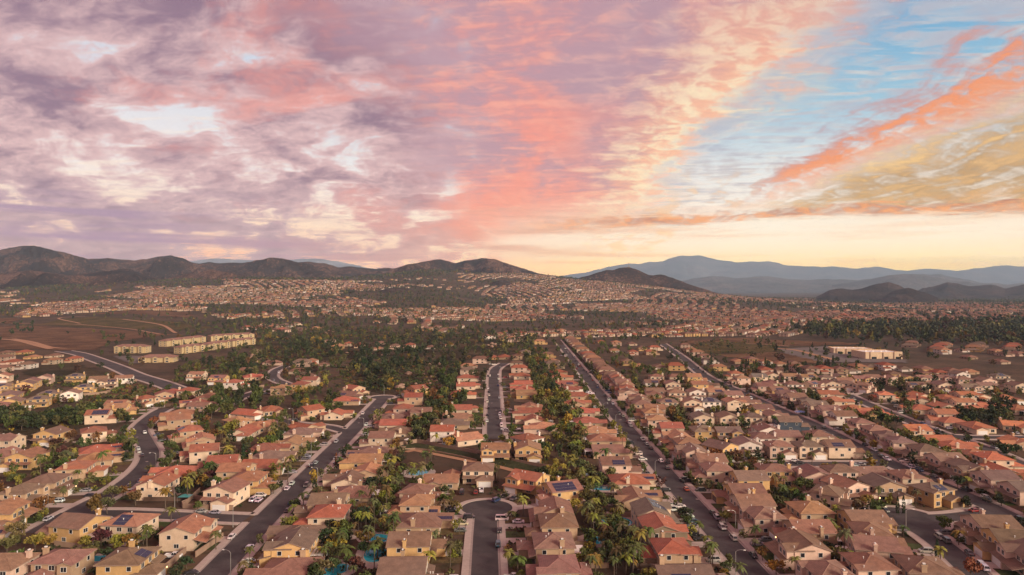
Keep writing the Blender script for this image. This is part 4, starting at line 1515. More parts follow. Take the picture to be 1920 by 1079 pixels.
def zone(x0, x1, y0, y1, n, kinds, cols=None, sc=(0.75, 1.25)):
    for _ in range(int(n * 2.0)):
        k_ = pick(kinds)
        x, y = rng.uniform(x0, x1), rng.uniform(y0, y1)
        put_tree(rnd_kind(k_), x, y, rng.uniform(*sc), pick(cols or (PALMC if k_ == 'palm' else MIXC)))


def zone_px(poly, n, kinds, cols=None, sc=(0.7, 1.2)):
    """n trees spread over a quadrilateral of the photograph."""
    g = [np.array(gpt(*p)) for p in poly]
    for _ in range(n):
        s_, t_ = rng.random(), rng.random()
        p = (g[0] * (1 - s_) + g[1] * s_) * (1 - t_) + (g[3] * (1 - s_) + g[2] * s_) * t_
        k_ = pick(kinds)
        put_tree(rnd_kind(k_), p[0], p[1], rng.uniform(*sc), pick(cols or (PALMC if k_ == 'palm' else MIXC)))


DK = [('dark', 5), ('green', 2), ('olive', 2)]
PB = [('palm', 3), ('broad', 2)]
# palms seen singly beside the streets, at the height of their crowns
for tl, lst in {'T1': '300 535;130 780;220 320;780 60;1095 330;1100 930;1190 590;200 400;160 400;570 490;700 690;660 480;1165 820;1230 900;1130 780', 'T2': '460 180;600 830;770 810;660 940;40 960;250 760;150 760;1260 920;700 200;430 420;470 520;680 670;560 690;480 650;600 760;440 440;530 940;720 940;70 590;120 600;1270 880;780 270;640 90',
                'T3': '550 130;480 860;1210 770;540 910;1150 980', 'T0': '750 50;340 170;400 510;490 450;1110 190;1190 510;1050 560;1430 360;1085 690;935 810;560 440'}.items():
    for it_ in lst.split(';'):
        a_, b_ = map(float, it_.split())
        x, y = gpt(*tp(tl, a_, b_), 6.8)
        put_tree('palm%d' % rng.integers(3), x, y, rng.uniform(0.95, 1.2), pick(PALMC), True)
zone(-64, -40, 205, 345, 40, PB)
zone(-66, -36, 400, 560, 34, [('broad', 4), ('palm', 1)], [('green', 4), ('dark', 4), ('olive', 2), ('rust', 1), ('gold', .5)], (0.8, 1.4))
zone(18, 48, 205, 400, 56, PB, [('lime', 4), ('olive', 3), ('green', 4)])
zone(18, 46, 400, 640, 60, [('broad', 3), ('palm', 2)])
zone(18, 46, 640, 980, 60, [('broad', 3), ('palm', 1)])
zone(108, 130, 250, 620, 62, [('broad', 1)], [('green', 3), ('olive', 4), ('rust', 1), ('dark', 2)], (0.6, 1.1))
zone(-152, -132, 270, 420, 30, PB)
zone(-152, -134, 420, 500, 16, [('broad', 2), ('palm', 1)])
zone(-260, -185, 225, 330, 24, [('broad', 2), ('palm', 1)], None, (0.7, 1.2))
zone(-240, -200, 330, 400, 22, [('broad', 2), ('palm', 1)])
zone_px([(0, 812), (150, 800), (165, 778), (0, 780)], 75, [('broad', 1)], DK, (0.8, 1.3))
zone_px([(120, 790), (240, 800), (250, 775), (120, 765)], 22, [('broad', 1)], DK, (0.6, 1.0))
zone_px([(390, 785), (435, 790), (432, 752), (392, 755)], 9, [('tall', 2), ('broad', 1)], [('green', 3), ('dark', 1)], (1.0, 1.4))
zone_px([(425, 770), (492, 768), (488, 740), (425, 744)], 26, [('broad', 2), ('tall', 1)], DK, (1.0, 1.5))
zone_px([(490, 765), (640, 765), (640, 735), (500, 740)], 40, [('broad', 3), ('palm', 1)], [('olive', 4), ('green', 3), ('dark', 3)], (0.6, 1.1))
zone_px([(655, 698), (795, 690), (790, 662), (650, 662)], 80, [('broad', 3), ('tall', 1)], [('dark', 1)], (1.0, 1.7))
zone_px([(660, 735), (745, 735), (730, 700), (670, 705)], 34, [('broad', 1)], [('dark', 3), ('olive', 2), ('gold', .4)], (0.9, 1.4))
zone_px([(530, 672), (640, 672), (640, 640), (530, 640)], 60, [('broad', 3), ('tall', 1)], [('dark', 4), ('olive', 1)], (1.0, 1.6))
zone_px([(820, 740), (860, 740), (858, 690), (830, 685)], 22, [('broad', 1), ('tall', 1)], [('dark', 3), ('green', 2), ('lime', .5)], (1.0, 1.5))
zone_px([(790, 800), (850, 800), (850, 745), (790, 750)], 24, [('broad', 1)], [('dark', 2), ('green', 3), ('rust', 1)], (0.9, 1.4))
zone_px([(320, 735), (520, 700), (500, 660), (330, 690)], 90, [('broad', 4), ('cypress', 1)], [('dark', 3), ('olive', 4), ('green', 2), ('lime', .6)], (0.6, 1.2))
zone_px([(440, 702), (478, 702), (478, 690), (440, 690)], 20, [('cypress', 1)], [('dark', 1)], (0.9, 1.2))
zone_px([(165, 800), (420, 745), (330, 715), (150, 760)], 60, [('broad', 1)], [('olive', 3), ('dark', 3), ('green', 1)], (0.5, 1.0))
zone_px([(1093, 700), (1170, 705), (1160, 640), (1093, 637)], 60, [('broad', 2), ('palm', 1)], [('green', 3), ('olive', 3), ('lime', 1), ('rust', .6)])
zone_px([(1000, 690), (960, 690), (960, 640), (1005, 640)], 36, [('broad', 2), ('palm', 1)])
zone_px([(1180, 715), (1260, 720), (1250, 690), (1180, 690)], 34, [('broad', 2), ('palm', 1)], [('green', 3), ('lime', 2), ('olive', 2)])
zone_px([(1390, 700), (1620, 702), (1610, 691), (1390, 690)], 60, [('broad', 3), ('conifer', 1)], [('dark', 4), ('green', 2), ('olive', 1)], (0.7, 1.2))
for a_, b_ in ((740, 445), (850, 440), (1180, 445), (1690, 440), (320, 385), (200, 190), (180, 60)):
    x, y = gpt(*tp('U4', a_, b_))
    put_tree('conifer%d' % rng.integers(2), x, y, rng.uniform(1.0, 1.3), 'dark', True)
zone_px([(1635, 740), (1780, 740), (1760, 715), (1635, 715)], 40, [('broad', 1)], DK, (0.9, 1.4))
zone_px([(1640, 800), (1700, 798), (1690, 780), (1650, 780)], 14, [('broad', 1), ('cypress', 1)], [('green', 2), ('dark', 3)], (0.9, 1.4))
zone_px([(1800, 800), (1900, 800), (1890, 765), (1800, 765)], 34, [('broad', 1)], DK, (0.9, 1.5))
zone_px([(1690, 790), (1920, 830), (1920, 740), (1690, 740)], 60, [('broad', 3), ('palm', 1), ('cypress', .4)], None, (0.7, 1.2))
zone_px([(1285, 705), (1390, 720), (1360, 680), (1290, 655)], 40, [('broad', 1)], DK, (0.6, 1.0))
zone_px([(1460, 690), (1640, 675), (1640, 664), (1460, 660)], 16, [('broad', 1)], [('dark', 1), ('green', 1)], (0.6, 0.9))
for a_, b_, c_, s_ in ((1010, 215, 'gold', 1.25), (660, 360, 'gold', .9), (690, 660, 'green', 1.3), (150, 640, 'green', 1.6), (90, 560, 'green', 1.2), (1510, 300, 'dark', 1.5), (880, 900, 'olive', 1.3), (790, 930, 'dark', 1.2), (1290, 1040, 'rust', 1.1), (50, 1010, 'gold', .9), (450, 880, 'green', 1.1), (1200, 490, 'dark', 1.1), (1480, 590, 'dark', .9), (820, 105, 'green', 1.3), (760, 100, 'green', 1.1), (700, 215, 'dark', 1.0)):
    x, y = gpt(*tp('T3', a_, b_), 3.5)
    put_tree('broad%d' % rng.integers(5), x, y, s_, c_, True)
for a_, b_, c_, s_ in ((400, 270, 'lime', 1.3), (1425, 340, 'rust', 1.2), (1330, 310, 'olive', 1.1), (1500, 400, 'green', 1.0), (740, 20, 'dark', 1.3), (1200, 100, 'gold', .9), (1040, 70, 'green', 1.1), (300, 300, 'dark', .9), (210, 305, 'dark', .9), (1400, 300, 'gold', .9), (1530, 345, 'dark', 1.0), (1320, 590, 'lime', .9), (1250, 500, 'olive', .9)):
    x, y = gpt(*tp('T2', a_, b_), 3.5)
    put_tree('broad%d' % rng.integers(5), x, y, s_, c_, True)
for a_, b_, c_, s_ in ((620, 660, 'rust', 1.5), (680, 640, 'olive', 1.2), (720, 560, 'olive', 1.2), (860, 590, 'rust', 1.0), (830, 260, 'green', 1.3), (980, 115, 'rust', 1.2), (270, 640, 'rust', 1.2), (380, 310, 'plum', 1.2), (1040, 375, 'green', 1.2), (1080, 270, 'green', 1.2), (1185, 980, 'dark', .8), (1110, 1050, 'dark', .9), (100, 830, 'olive', 1.2), (220, 880, 'lime', 1.1), (300, 870, 'lime', 1.0), (40, 900, 'olive', 1.2), (1340, 60, 'green', 1.7), (1430, 50, 'green', 1.6), (1400, 790, 'dark', .7), (350, 240, 'plum', 1.1), (60, 440, 'lime', .9)):
    x, y = gpt(*tp('T0', a_, b_), 3.2)
    put_tree('broad%d' % rng.integers(5), x, y, s_, c_, True)
for a_, b_ in ((1540, 290), (1560, 280), (1580, 300), (1545, 320)):
    x, y = gpt(*tp('T0', a_, b_), 3.2)
    put_tree('cypress0', x, y, 1.1, 'dark', True)
for a_, b_ in ((1050, 400), (1070, 390), (1090, 400), (1030, 410)):
    x, y = gpt(*tp('T2', a_, b_))
    put_tree('cypress0', x, y, 0.8, 'dark', True)
for a_, b_ in ((822, 690), (838, 690), (860, 690), (1072, 985), (1037, 975), (1315, 935)):
    x, y = gpt(*tp('T3', a_, b_))
    put_tree('cypress0', x, y, 0.85, 'dark', True)
zone_px([(0, 630), (62, 628), (62, 606), (0, 608)], 10, [('tall', 2), ('conifer', 1)], [('dark', 1)], (1.3, 2.0))
zone_px([(340, 642), (480, 640), (480, 604), (350, 604)], 42, [('tall', 1), ('broad', 1)], [('dark', 2), ('olive', 2), ('green', 1)], (1.0, 1.8))
zone_px([(90, 601), (300, 596), (300, 590), (100, 592)], 12, [('tall', 1), ('broad', 1)], [('dark', 2), ('olive', 1)], (1.0, 1.7))
zone_px([(205, 690), (480, 690), (480, 638), (215, 645)], 55, [('broad', 3), ('tall', 1)], [('dark', 3), ('olive', 1), ('green', 1)], (0.7, 1.2))
# front and back gardens of every house
for a in HOUSES:
    f = a['front']
    sd_ = np.array([-f[1], f[0]])
    p = np.array([a['x'], a['y']])
    for _ in range(2 if a['gap'] < 34 and rng.random() < 0.8 else 0):
        q = p + f * rng.uniform(11.5, max(12.5, a['gap'] - 1)) + sd_ * rng.uniform(-7.5, 7.5)
        k_ = pick([('palm', 2), ('broad', 3), ('cypress', .3)])
        put_tree(rnd_kind(k_), q[0], q[1], rng.uniform(0.5, 0.95), pick(PALMC if k_ == 'palm' else MIXC))
    for _ in range(4):
        q = p - f * rng.uniform(10.5, 18) + sd_ * rng.uniform(-9, 9)
        k_ = pick([('palm', 1.3), ('broad', 3)])
        put_tree(rnd_kind(k_), q[0], q[1], rng.uniform(0.55, 1.15), pick(PALMC if k_ == 'palm' else MIXC))

# street trees along the right-hand streets
for key in ('outer', 'far_right', 'long', 'corner', 'short'):
    P_ = STREETS[key]['pts']
    for j in range(1, len(P_) - 1, 3):
        for sg in (-1, 1):
            if rng.random() < 0.42:
                tg = P_[j + 1] - P_[j - 1]
                tg /= np.linalg.norm(tg)
                q = P_[j] + np.array([tg[1], -tg[0]]) * sg * (STREETS[key]['w'] / 2 + rng.uniform(3.2, 5))
                k_ = pick([('broad', 4), ('palm', 1)])
                put_tree(rnd_kind(k_), q[0], q[1], rng.uniform(0.55, 1.0), pick(PALMC if k_ == 'palm' else MIXC))
# nothing grows through a house or onto a driveway mouth
HA = np.array([a['ang'] for a in HOUSES])


def in_house(x, y, m=0.6):
    ddx, ddy = x - HX[:, 0], y - HX[:, 1]
    lx = ddx * np.cos(HA) + ddy * np.sin(HA)
    ly = -ddx * np.sin(HA) + ddy * np.cos(HA)
    return bool(((np.abs(lx) < 7.3 + m) & (ly > -10.2 - m) & (ly < 9.4 + m)).any())


TREES = [t for t in TREES if not in_house(t[1], t[2], 0.2 if t[0][:4] == 'palm' else 0.9)]
# keep stems apart
grid, kept = {}, []
for t in TREES:
    key = (int(t[1] // 3), int(t[2] // 3))
    ok = all(math.hypot(o[1] - t[1], o[2] - t[2]) > 2.2 for i in (-1, 0, 1) for j in (-1, 0, 1) for o in grid.get((key[0] + i, key[1] + j), ()))
    if ok:
        grid.setdefault(key, []).append(t)
        kept.append(t)
TREES = kept


def seen(x, y, m=30):
    u = CX + x / y * FPX
    v = CY + CAM_H / y * FPX
    return y > 100 and -m < u < 1920 + m and v < 1079 + m * 2.5


TREES = [t for t in TREES if seen(t[1], t[2])]
TREES.sort(key=lambda t: t[2] / t[3])
LABELS = []        # [object, stem, x] resolved at the end
cap = {'palm': 220, 'broad': 270, 'tall': 30, 'cypress': 40, 'conifer': 25}
cnt = defaultdict(int)
MASS_TREES = []
NAMES = dict(palm='palm_tree', broad='leafy_tree', tall='leafy_tree', cypress='cypress_tree', conifer='conifer_tree')
CATS = dict(palm='palm tree', broad='tree', tall='tree', cypress='cypress', conifer='conifer')


def relation(x, y, a):
    """Where a point lies from a house, as the photograph shows it."""
    ddx, ddy = x - a['x'], y - a['y']
    if abs(ddx) > abs(ddy) * 0.9:
        return 'right of' if ddx > 0 else 'left of'
    return 'behind' if ddy > 0 else 'in front of'


for t in TREES:
    fam = t[0][:-1]
    if cnt[fam] >= cap[fam] or t[2] > 1000:
        MASS_TREES.append(t)
        continue
    cnt[fam] += 1
    root = empty(NAMES[fam], (t[1], t[2], float(ground_z(t[1], t[2]))), rng.uniform(0, 6.28))
    sc = t[3]
    root.scale = (sc * rng.uniform(.9, 1.1), sc * rng.uniform(.9, 1.1), sc * rng.uniform(.9, 1.12))
    link('trunk', KINDS_T[t[0]][0], root)
    o = link('crown', CROWN[t[0]], root)
    k_ = rng.uniform(0.8, 1.25, 3) * rng.uniform(0.85, 1.2)
    o.color = (*[c * q for c, q in zip(FC[t[4]], k_)], 1)
    a, d = near_house(t[1], t[2])
    size = 'tall' if sc > 1.08 else 'small' if sc < 0.75 else 'mid-sized'
    LABELS.append([root, '%s %s %s %s %s' % (size, FN[t[4]], {'palm': 'palm', 'cypress': 'cypress', 'conifer': 'conifer'}.get(fam, 'tree'), relation(t[1], t[2], a), a['ref']), t[1] / t[2], CATS[fam], CATS[fam] + 's in the gardens'])

# ------------------------------------------------------------------ cars
def car_profile(kind):
    if kind == 'sedan':
        return 4.6, 1.8, 0.92, 1.45, (-1.55, -0.75, 0.95, 1.75)
    if kind == 'suv':
        return 4.7, 1.9, 1.05, 1.75, (-2.15, -1.75, 0.75, 1.55)
    if kind == 'pickup':
        return 5.5, 1.95, 1.08, 1.82, (-0.55, -0.2, 1.05, 1.7)
    return 5.2, 2.0, 1.15, 2.05, (-2.5, -2.3, 1.3, 2.2)


def car_meshes(kind):
    L, W, hb_, hr, (a, b_, c, d) = car_profile(kind)
    hl, hw = L / 2, W / 2
    b = MB()
    # lower body: rounded ring stack, nose at +x
    def ring(z, k, n):
        return [(-hl * k, -hw * n, z), (-hl * k * .96, -hw * n, z), (hl * k * .9, -hw * n, z), (hl * k, -hw * n * .72, z), (hl * k, hw * n * .72, z), (hl * k * .9, hw * n, z), (-hl * k * .96, hw * n, z), (-hl * k, hw * n * .9, z)]
    b.prism(ring(0.24, .96, .95), ring(0.5, 1.0, 1.0), 0)
    b.prism(ring(0.501, 1.0, 1.0), ring(0.74, .995, .985), 0)
    nose = hb_ - 0.10
    top = ring(hb_, .965, .93)
    top = [(x, y, nose if x > d - .2 else (hb_ if kind != 'pickup' or x > a else hb_ - 0.02)) for x, y, z in top]
    b.prism(ring(0.741, .995, .985), top, 0)
    # cabin roof and pillars
    wi = hw * 0.86
    wr = hw * 0.72
    base = [(a, -wi, hb_ - .02), (d, -wi, nose - .0), (d, wi, nose - .0), (a, wi, hb_ - .02)]
    roof = [(b_, -wr, hr - .04), (c, -wr, hr - .06), (c, wr, hr - .06), (b_, wr, hr - .04)]
    g = MB()
    g.prism(base, roof, 0)
    r2 = [(x, y, z + 0.002) for x, y, z in roof]
    b.prism(r2, [(x * .97, y * .95, hr) for x, y, z in roof], 0)
    for s in (-1, 1):
        for (x0, x1) in ((a, b_), (d, c), ((a + d) / 2 - .1, (b_ + c) / 2 - .1)):
            b.tube([(x0, s * wi * 1.005, hb_ - .03), (x1, s * wr * 1.01, hr - .05)], 0.055, 4)
    if kind == 'pickup':
        for s in (-1, 1):
            b.box(-hl * .95, a - .05, s * hw * .88 - .06, s * hw * .88 + .06, hb_ - .03, hb_ + .12)
        b.box(-hl * .96, -hl * .93, -hw * .85, hw * .85, hb_ - .03, hb_ + .12)
    w = MB()
    n = 14
    for s in (-1, 1):
        ringo = [(0.33 * math.cos(t), s * 0.11, 0.33 * math.sin(t)) for t in np.linspace(0, 2 * np.pi, n, endpoint=False)]
        w.face(ringo if s < 0 else ringo[::-1], 0)
        hubr = [(0.19 * math.cos(t), s * 0.115, 0.19 * math.sin(t)) for t in np.linspace(0, 2 * np.pi, 8, endpoint=False)]
        w.face(hubr if s < 0 else hubr[::-1], 1)
    i = len(w.v)
    for k in range(n):
        t0, t1 = 2 * math.pi * k / n, 2 * math.pi * (k + 1) / n
        p = [(0.33 * math.cos(t0), -.11, 0.33 * math.sin(t0)), (0.33 * math.cos(t0), .11, 0.33 * math.sin(t0)), (0.33 * math.cos(t1), .11, 0.33 * math.sin(t1)), (0.33 * math.cos(t1), -.11, 0.33 * math.sin(t1))]
        w.face(p, 0)
    hlm = MB(); hlm.box(-.04, .03, -.2, .2, -.07, .07)
    bumper = MB(); bumper.box(-.05, .05, -hw * .8, hw * .8, -.09, .09)
    return dict(L=L, W=W, body=b.mesh('body', [M['paint']]), glass=g.mesh('window_glass', [M['glass']]), wheel=w.mesh('wheel', [M['tyre'], M['hub']]),
                head=hlm.mesh('headlight', [M['headlight']]), tail=hlm.mesh('taillight', [M['taillight']]), bump=bumper.mesh('bumper', [M['tyre']]), kind=kind)


CARS = {k_: car_meshes(k_) for k_ in ('sedan', 'suv', 'pickup', 'van')}
CC = dict(w=((0.66, 0.65, 0.64), 'white'), s=((0.36, 0.36, 0.37), 'silver'), g=((0.13, 0.13, 0.135), 'grey'), k=((0.018, 0.018, 0.02), 'black'), b=((0.02, 0.04, 0.12), 'dark blue'), r=((0.22, 0.02, 0.018), 'red'), o=((0.40, 0.09, 0.03), 'red-orange'), t=((0.02, 0.10, 0.12), 'teal'), c=((0.50, 0.42, 0.32), 'cream'), l=((0.04, 0.16, 0.42), 'bright blue'))
CARLIST = {
 'T0': '800 180 w;917 174 w;1005 190 b;882 294 w;877 274 w;790 322 s;805 337 g;545 540 s;570 572 k;370 607 w;825 550 w;215 270 k;270 274 k;1580 903 w;1212 1064 k;145 705 w;1605 600 w;1447 632 s;1115 742 k;1100 955 w',
 'T1': '700 124 w;508 230 s;583 264 r;430 250 s;378 364 s;355 384 k;228 495 w;197 527 w;30 572 w;18 602 w;240 622 b;200 668 k;320 325 s;550 362 w;520 340 s;665 236 g;1465 100 w;1552 82 w;1556 130 w;1468 62 k;1575 152 w;1590 164 w;1551 40 k;1305 553 k;1395 553 r;1430 540 w;1605 562 k;1523 602 b;1235 652 k;1350 708 k;1235 727 c;1560 720 w;1535 880 t;1545 792 k',
 'T2': '20 562 w;40 738 w;682 50 k;733 107 r;752 130 w;868 165 s;830 217 w;855 247 s;880 272 k;745 239 k;800 307 w;815 324 w;828 343 w;945 354 w;985 399 k;1095 402 k;805 412 w;800 395 r;1105 532 o;970 540 k;1065 640 w;1013 662 w;1118 705 w;1150 740 t;1085 759 g;1135 812 k;1140 844 k;1333 774 s;1405 842 s;1345 662 r;1372 682 k;1440 737 s;1555 879 s;915 552 k;1160 470 k;1585 360 w',
 'T3': '730 285 w;755 342 w;720 324 k;870 359 w;850 347 k;940 387 w;965 389 w;200 364 k;555 380 w;590 377 w;555 652 k;690 634 k;715 637 w;735 667 g;770 667 k;1310 667 r;1090 837 s;1130 857 g;1455 1018 w;1515 1043 w;40 942 k;1590 722 k;1385 600 k;840 47 w;820 10 w;820 82 r;1080 117 l;1155 147 s;205 102 w;355 142 k;1260 262 l',
 'U2': '1650 650 w;1655 690 k;1640 800 w;1635 945 w;1640 1010 w;1650 515 k;1765 495 w;1768 545 w;1778 755 s;1790 905 r;1795 940 w;1790 985 w;1800 1060 w;280 1055 w;1720 385 w;1680 380 s;1240 815 w',
 'U3': '525 145 k;555 285 w;600 205 w;630 245 s;700 300 s;710 345 k;750 385 w;760 400 r;800 445 k;730 490 w;740 510 k;880 480 k;900 455 w;870 510 w;905 560 r;960 640 b;890 710 w;1045 730 k;1085 780 w;1080 665 w;1115 680 k;1205 930 k;1300 1025 b;1320 1040 w;650 405 k;940 890 s;1880 255 w;1800 190 k;1835 205 k',
 'U1': '1215 470 w;500 665 w;1240 1025 k;1155 560 g',
}
car_spots = []
for tl, txt in CARLIST.items():
    for it_ in txt.split(';'):
        a_, b_, c_ = it_.split()
        u, v = tp(tl, float(a_), float(b_))
        x, y = gpt(u, v, 0.8)
        car_spots.append([x, y, c_])
# more parked along the kerbs further up the streets, and on driveways
for key, y0, y1, n_ in (('long', 430, 950, 26), ('outer', 430, 760, 16), ('middle', 470, 760, 6), ('left', 300, 500, 6), ('far_right', 420, 560, 8), ('winding', 300, 470, 5)):
    P_ = STREETS[key]['pts']
    for _ in range(n_):
        j = int(rng.integers(1, len(P_) - 1))
        if not y0 < P_[j][1] < y1:
            continue
        tg = P_[j + 1] - P_[j - 1]
        tg /= np.linalg.norm(tg)
        q = P_[j] + np.array([tg[1], -tg[0]]) * rng.choice([-1, 1]) * (STREETS[key]['w'] / 2 - 1.5)
        car_spots.append([q[0], q[1], pick([('w', 5), ('s', 3), ('k', 4), ('g', 3), ('b', 1), ('r', .6)])])
for a in HOUSES:
    if a['gap'] < 34 and a['y'] < 700 and rng.random() < 0.42 and a['front'][1] < 0.75:
        f = a['front']
        gx_ = PLANS[(a['kind'], False)].garage[0][0]
        q = np.array([a['x'], a['y']]) + f * rng.uniform(13.2, max(13.5, a['gap'] - 3.2)) + np.array([math.cos(a['ang']), math.sin(a['ang'])]) * rng.choice([-1, 1]) * (abs(gx_) + rng.uniform(-1.2, 1.2))
        car_spots.append([q[0], q[1], pick([('w', 4), ('s', 3), ('k', 4), ('g', 3), ('b', 1), ('r', .6)])])
used = []
CAR_N = 0
for (x, y, c_) in sorted(car_spots, key=lambda q: q[1]):
    if not seen(x, y, 10) or any(math.hypot(x - p[0], y - p[1]) < 2.6 for p in used) or y > 1000:
        continue
    if in_house(x, y, 1.2):
        a, d = near_house(x, y)
        v = np.array([x - a['x'], y - a['y']])
        x, y = np.array([a['x'], a['y']]) + a['front'] * 14.0 + np.array([-a['front'][1], a['front'][0]]) * np.clip(v @ np.array([-a['front'][1], a['front'][0]]), -3.5, 3.5)
        if in_house(x, y, 0.8) or any(math.hypot(x - p[0], y - p[1]) < 2.6 for p in used):
            continue
    used.append((x, y))
    dd = np.hypot(SP[:, 0] - x, SP[:, 1] - y)
    i = int(dd.argmin())
    key = SK[i]
    pts = STREETS[key]['pts']
    j = int(np.hypot(pts[:, 0] - x, pts[:, 1] - y).argmin())
    tg = pts[min(j + 1, len(pts) - 1)] - pts[max(j - 1, 0)]
    ang = math.atan2(tg[1], tg[0])
    on_road = dd[i] - SW[i] < 0.6
    a, dh = near_house(x, y)
    if not on_road:
        ang = math.atan2(a['front'][1], a['front'][0])
    if rng.random() < 0.5:
        ang += math.pi
    ang += rng.uniform(-.04, .04)
    kind = pick([('sedan', 5), ('suv', 4), ('pickup', 1.6), ('van', .7)])
    C_ = CARS[kind]
    zc = 0.07 + 0.012 * list(STREETS).index(key) if on_road else 0.16
    root = empty('parked_car', (x, y, zc), ang)
    CAR_N += 1
    cc = [q * rng.uniform(.85, 1.1) for q in CC[c_][0]]
    o = link('body', C_['body'], root); o.color = (*cc, 1)
    link('window_glass', C_['glass'], root)
    if y < 620:
        hl, hw = C_['L'] / 2, C_['W'] / 2
        for sx in (-1, 1):
            for sy in (-1, 1):
                place(link('wheel', C_['wheel'], root), root, (sx * hl * 0.62, sy * (hw - .1), 0.33))
    if y < 430:
        for sy in (-1, 1):
            place(link('headlight', C_['head'], root), root, (hl - .02, sy * hw * .52, 0.70))
            place(link('taillight', C_['tail'], root), root, (-hl + .02, sy * hw * .62, 0.78))
        for sx in (-1, 1):
            place(link('bumper', C_['bump'], root), root, (sx * hl * 0.985, 0, 0.36))
    stem = '%s %s %s %s' % (CC[c_][1], dict(sedan='car', suv='sport utility car', pickup='pickup truck', van='van')[kind], 'at the kerb by' if on_road else 'on the drive of', a['ref'])
    LABELS.append([root, stem, x / y, 'van' if kind == 'van' else 'pickup truck' if kind == 'pickup' else 'car', 'cars parked along the streets'])

# ------------------------------------------------------------------ street lamps
b = MB(); b.tube([(0, 0, 0), (0, 0, 4), (0, 0, 7.6)], [0.13, 0.10, 0.08], 8); b.tube([(0, 0, 0), (0, 0, 0.5)], 0.2, 8)
LP = b.mesh('pole', [M['metal']])
b = MB(); b.tube([(0, 0, 7.5), (-0.5, 0, 8.05), (-1.4, 0, 8.3), (-2.4, 0, 8.3)], [0.06, 0.055, 0.05, 0.05], 6)
LARM = b.mesh('arm', [M['metal']])
b = MB()
b.prism([(-3.1, -.14, 8.2), (-2.3, -.17, 8.2), (-2.3, .17, 8.2), (-3.1, .14, 8.2)], [(-3.0, -.1, 8.36), (-2.35, -.12, 8.38), (-2.35, .12, 8.38), (-3.0, .1, 8.36)])
LHEAD = b.mesh('lamp_head', [M['white']])
for tl, txt in {'T0': '305 692;1108 662;1478 777;1402 1086;970 410', 'T1': '391 512;684 167;350 320;218 100', 'T2': '908 462;1487 1092;918 232;662 140;1418 812', 'T3': '727 802;232 85', 'U2': '505 702', 'U3': '1030 950', 'U1': '1250 790'}.items():
    for it_ in txt.split(';'):
        a_, b_ = map(float, it_.split())
        x, y = gpt(*tp(tl, a_, b_))
        d = np.hypot(FP[:, 0] - x, FP[:, 1] - y)
        i = int(d.argmin())
        v = FP[i] - np.array([x, y])
        v /= max(np.linalg.norm(v), .01)
        g_ = d[i] - FW[i]
        if g_ < 0.8 or g_ > 5:
            x, y = FP[i] - v * (FW[i] + 1.0)
        root = empty('street_lamp', (x, y, 0.05), math.atan2(v[1], v[0]) + math.pi)
        link('pole', LP, root); link('arm', LARM, root); link('lamp_head', LHEAD, root)
        a, _d = near_house(x, y)
        LABELS.append([root, 'grey street lamp with curved arm %s %s' % (relation(x, y, a), a['ref']), x / y, 'street lamp', 'street lamps along the kerbs'])

# ------------------------------------------------------------------ pools, walls, awnings
for tl, a_, b_, rx, ry, deck in (('T0', 630, 978, 4.5, 3.0, 1), ('T1', 1030, 432, 5.6, 4.4, 1), ('T1', 775, 848, 4.0, 4.5, 0), ('T1', 757, 950, 4.4, 6.0, 0), ('T1', 1190, 256, 4.5, 2.6, 0), ('T1', 500, 1052, 4.0, 5.0, 1), ('T1', 570, 826, 4.0, 3.0, 2), ('T2', 520, 441, 4.4, 2.6, 1), ('T2', 570, 532, 5.5, 3.6, 1), ('T2', 665, 738, 5.2, 6.2, 1), ('T2', 530, 862, 4.2, 3.2, 0)):
    x, y = gpt(*tp(tl, a_, b_))
    root = empty('swimming_pool', (x, y, 0))
    th = np.linspace(0, 2 * np.pi, 28, endpoint=False)
    wob = 1 + 0.16 * np.sin(2 * th + x) * (0 if deck == 2 else 1)
    b = MB(); b.face([(rx * w_ * math.cos(t), ry * w_ * math.sin(t), 0.16) for t, w_ in zip(th, wob)])
    link('water', b.mesh('water', [M['pool'] if deck != 2 else M['concrete']]), root)
    b = MB()
    outer = [(rx * w_ * 1.0 * math.cos(t), ry * w_ * math.sin(t)) for t, w_ in zip(th, wob)]
    for i in range(len(th)):
        p, q = outer[i], outer[(i + 1) % len(th)]
        p2, q2 = [(c[0] * (1 + .5 / rx), c[1] * (1 + .5 / ry)) for c in (p, q)]
        b.face([(*p, .24), (*p2, .24), (*q2, .24), (*q, .24)])
        b.face([(*p2, .0), (*q2, .0), (*q2, .24), (*p2, .24)])
        b.face([(*q, .1), (*p, .1), (*p, .24), (*q, .24)])
    link('coping', b.mesh('coping', [M['walk']]), root)
    b = MB(); b.face([(c[0] * 1.75, c[1] * 1.8, 0.125) for c in outer])
    link('patio', b.mesh('patio', [M['concrete']]), None, 'structure').location = (x, y, 0)
    a, _d = near_house(x, y)
    LABELS.append([root, 'blue swimming pool with pale rim %s %s' % (relation(x, y, a), a['ref']), x / y, 'swimming pool', 'backyard pools'])

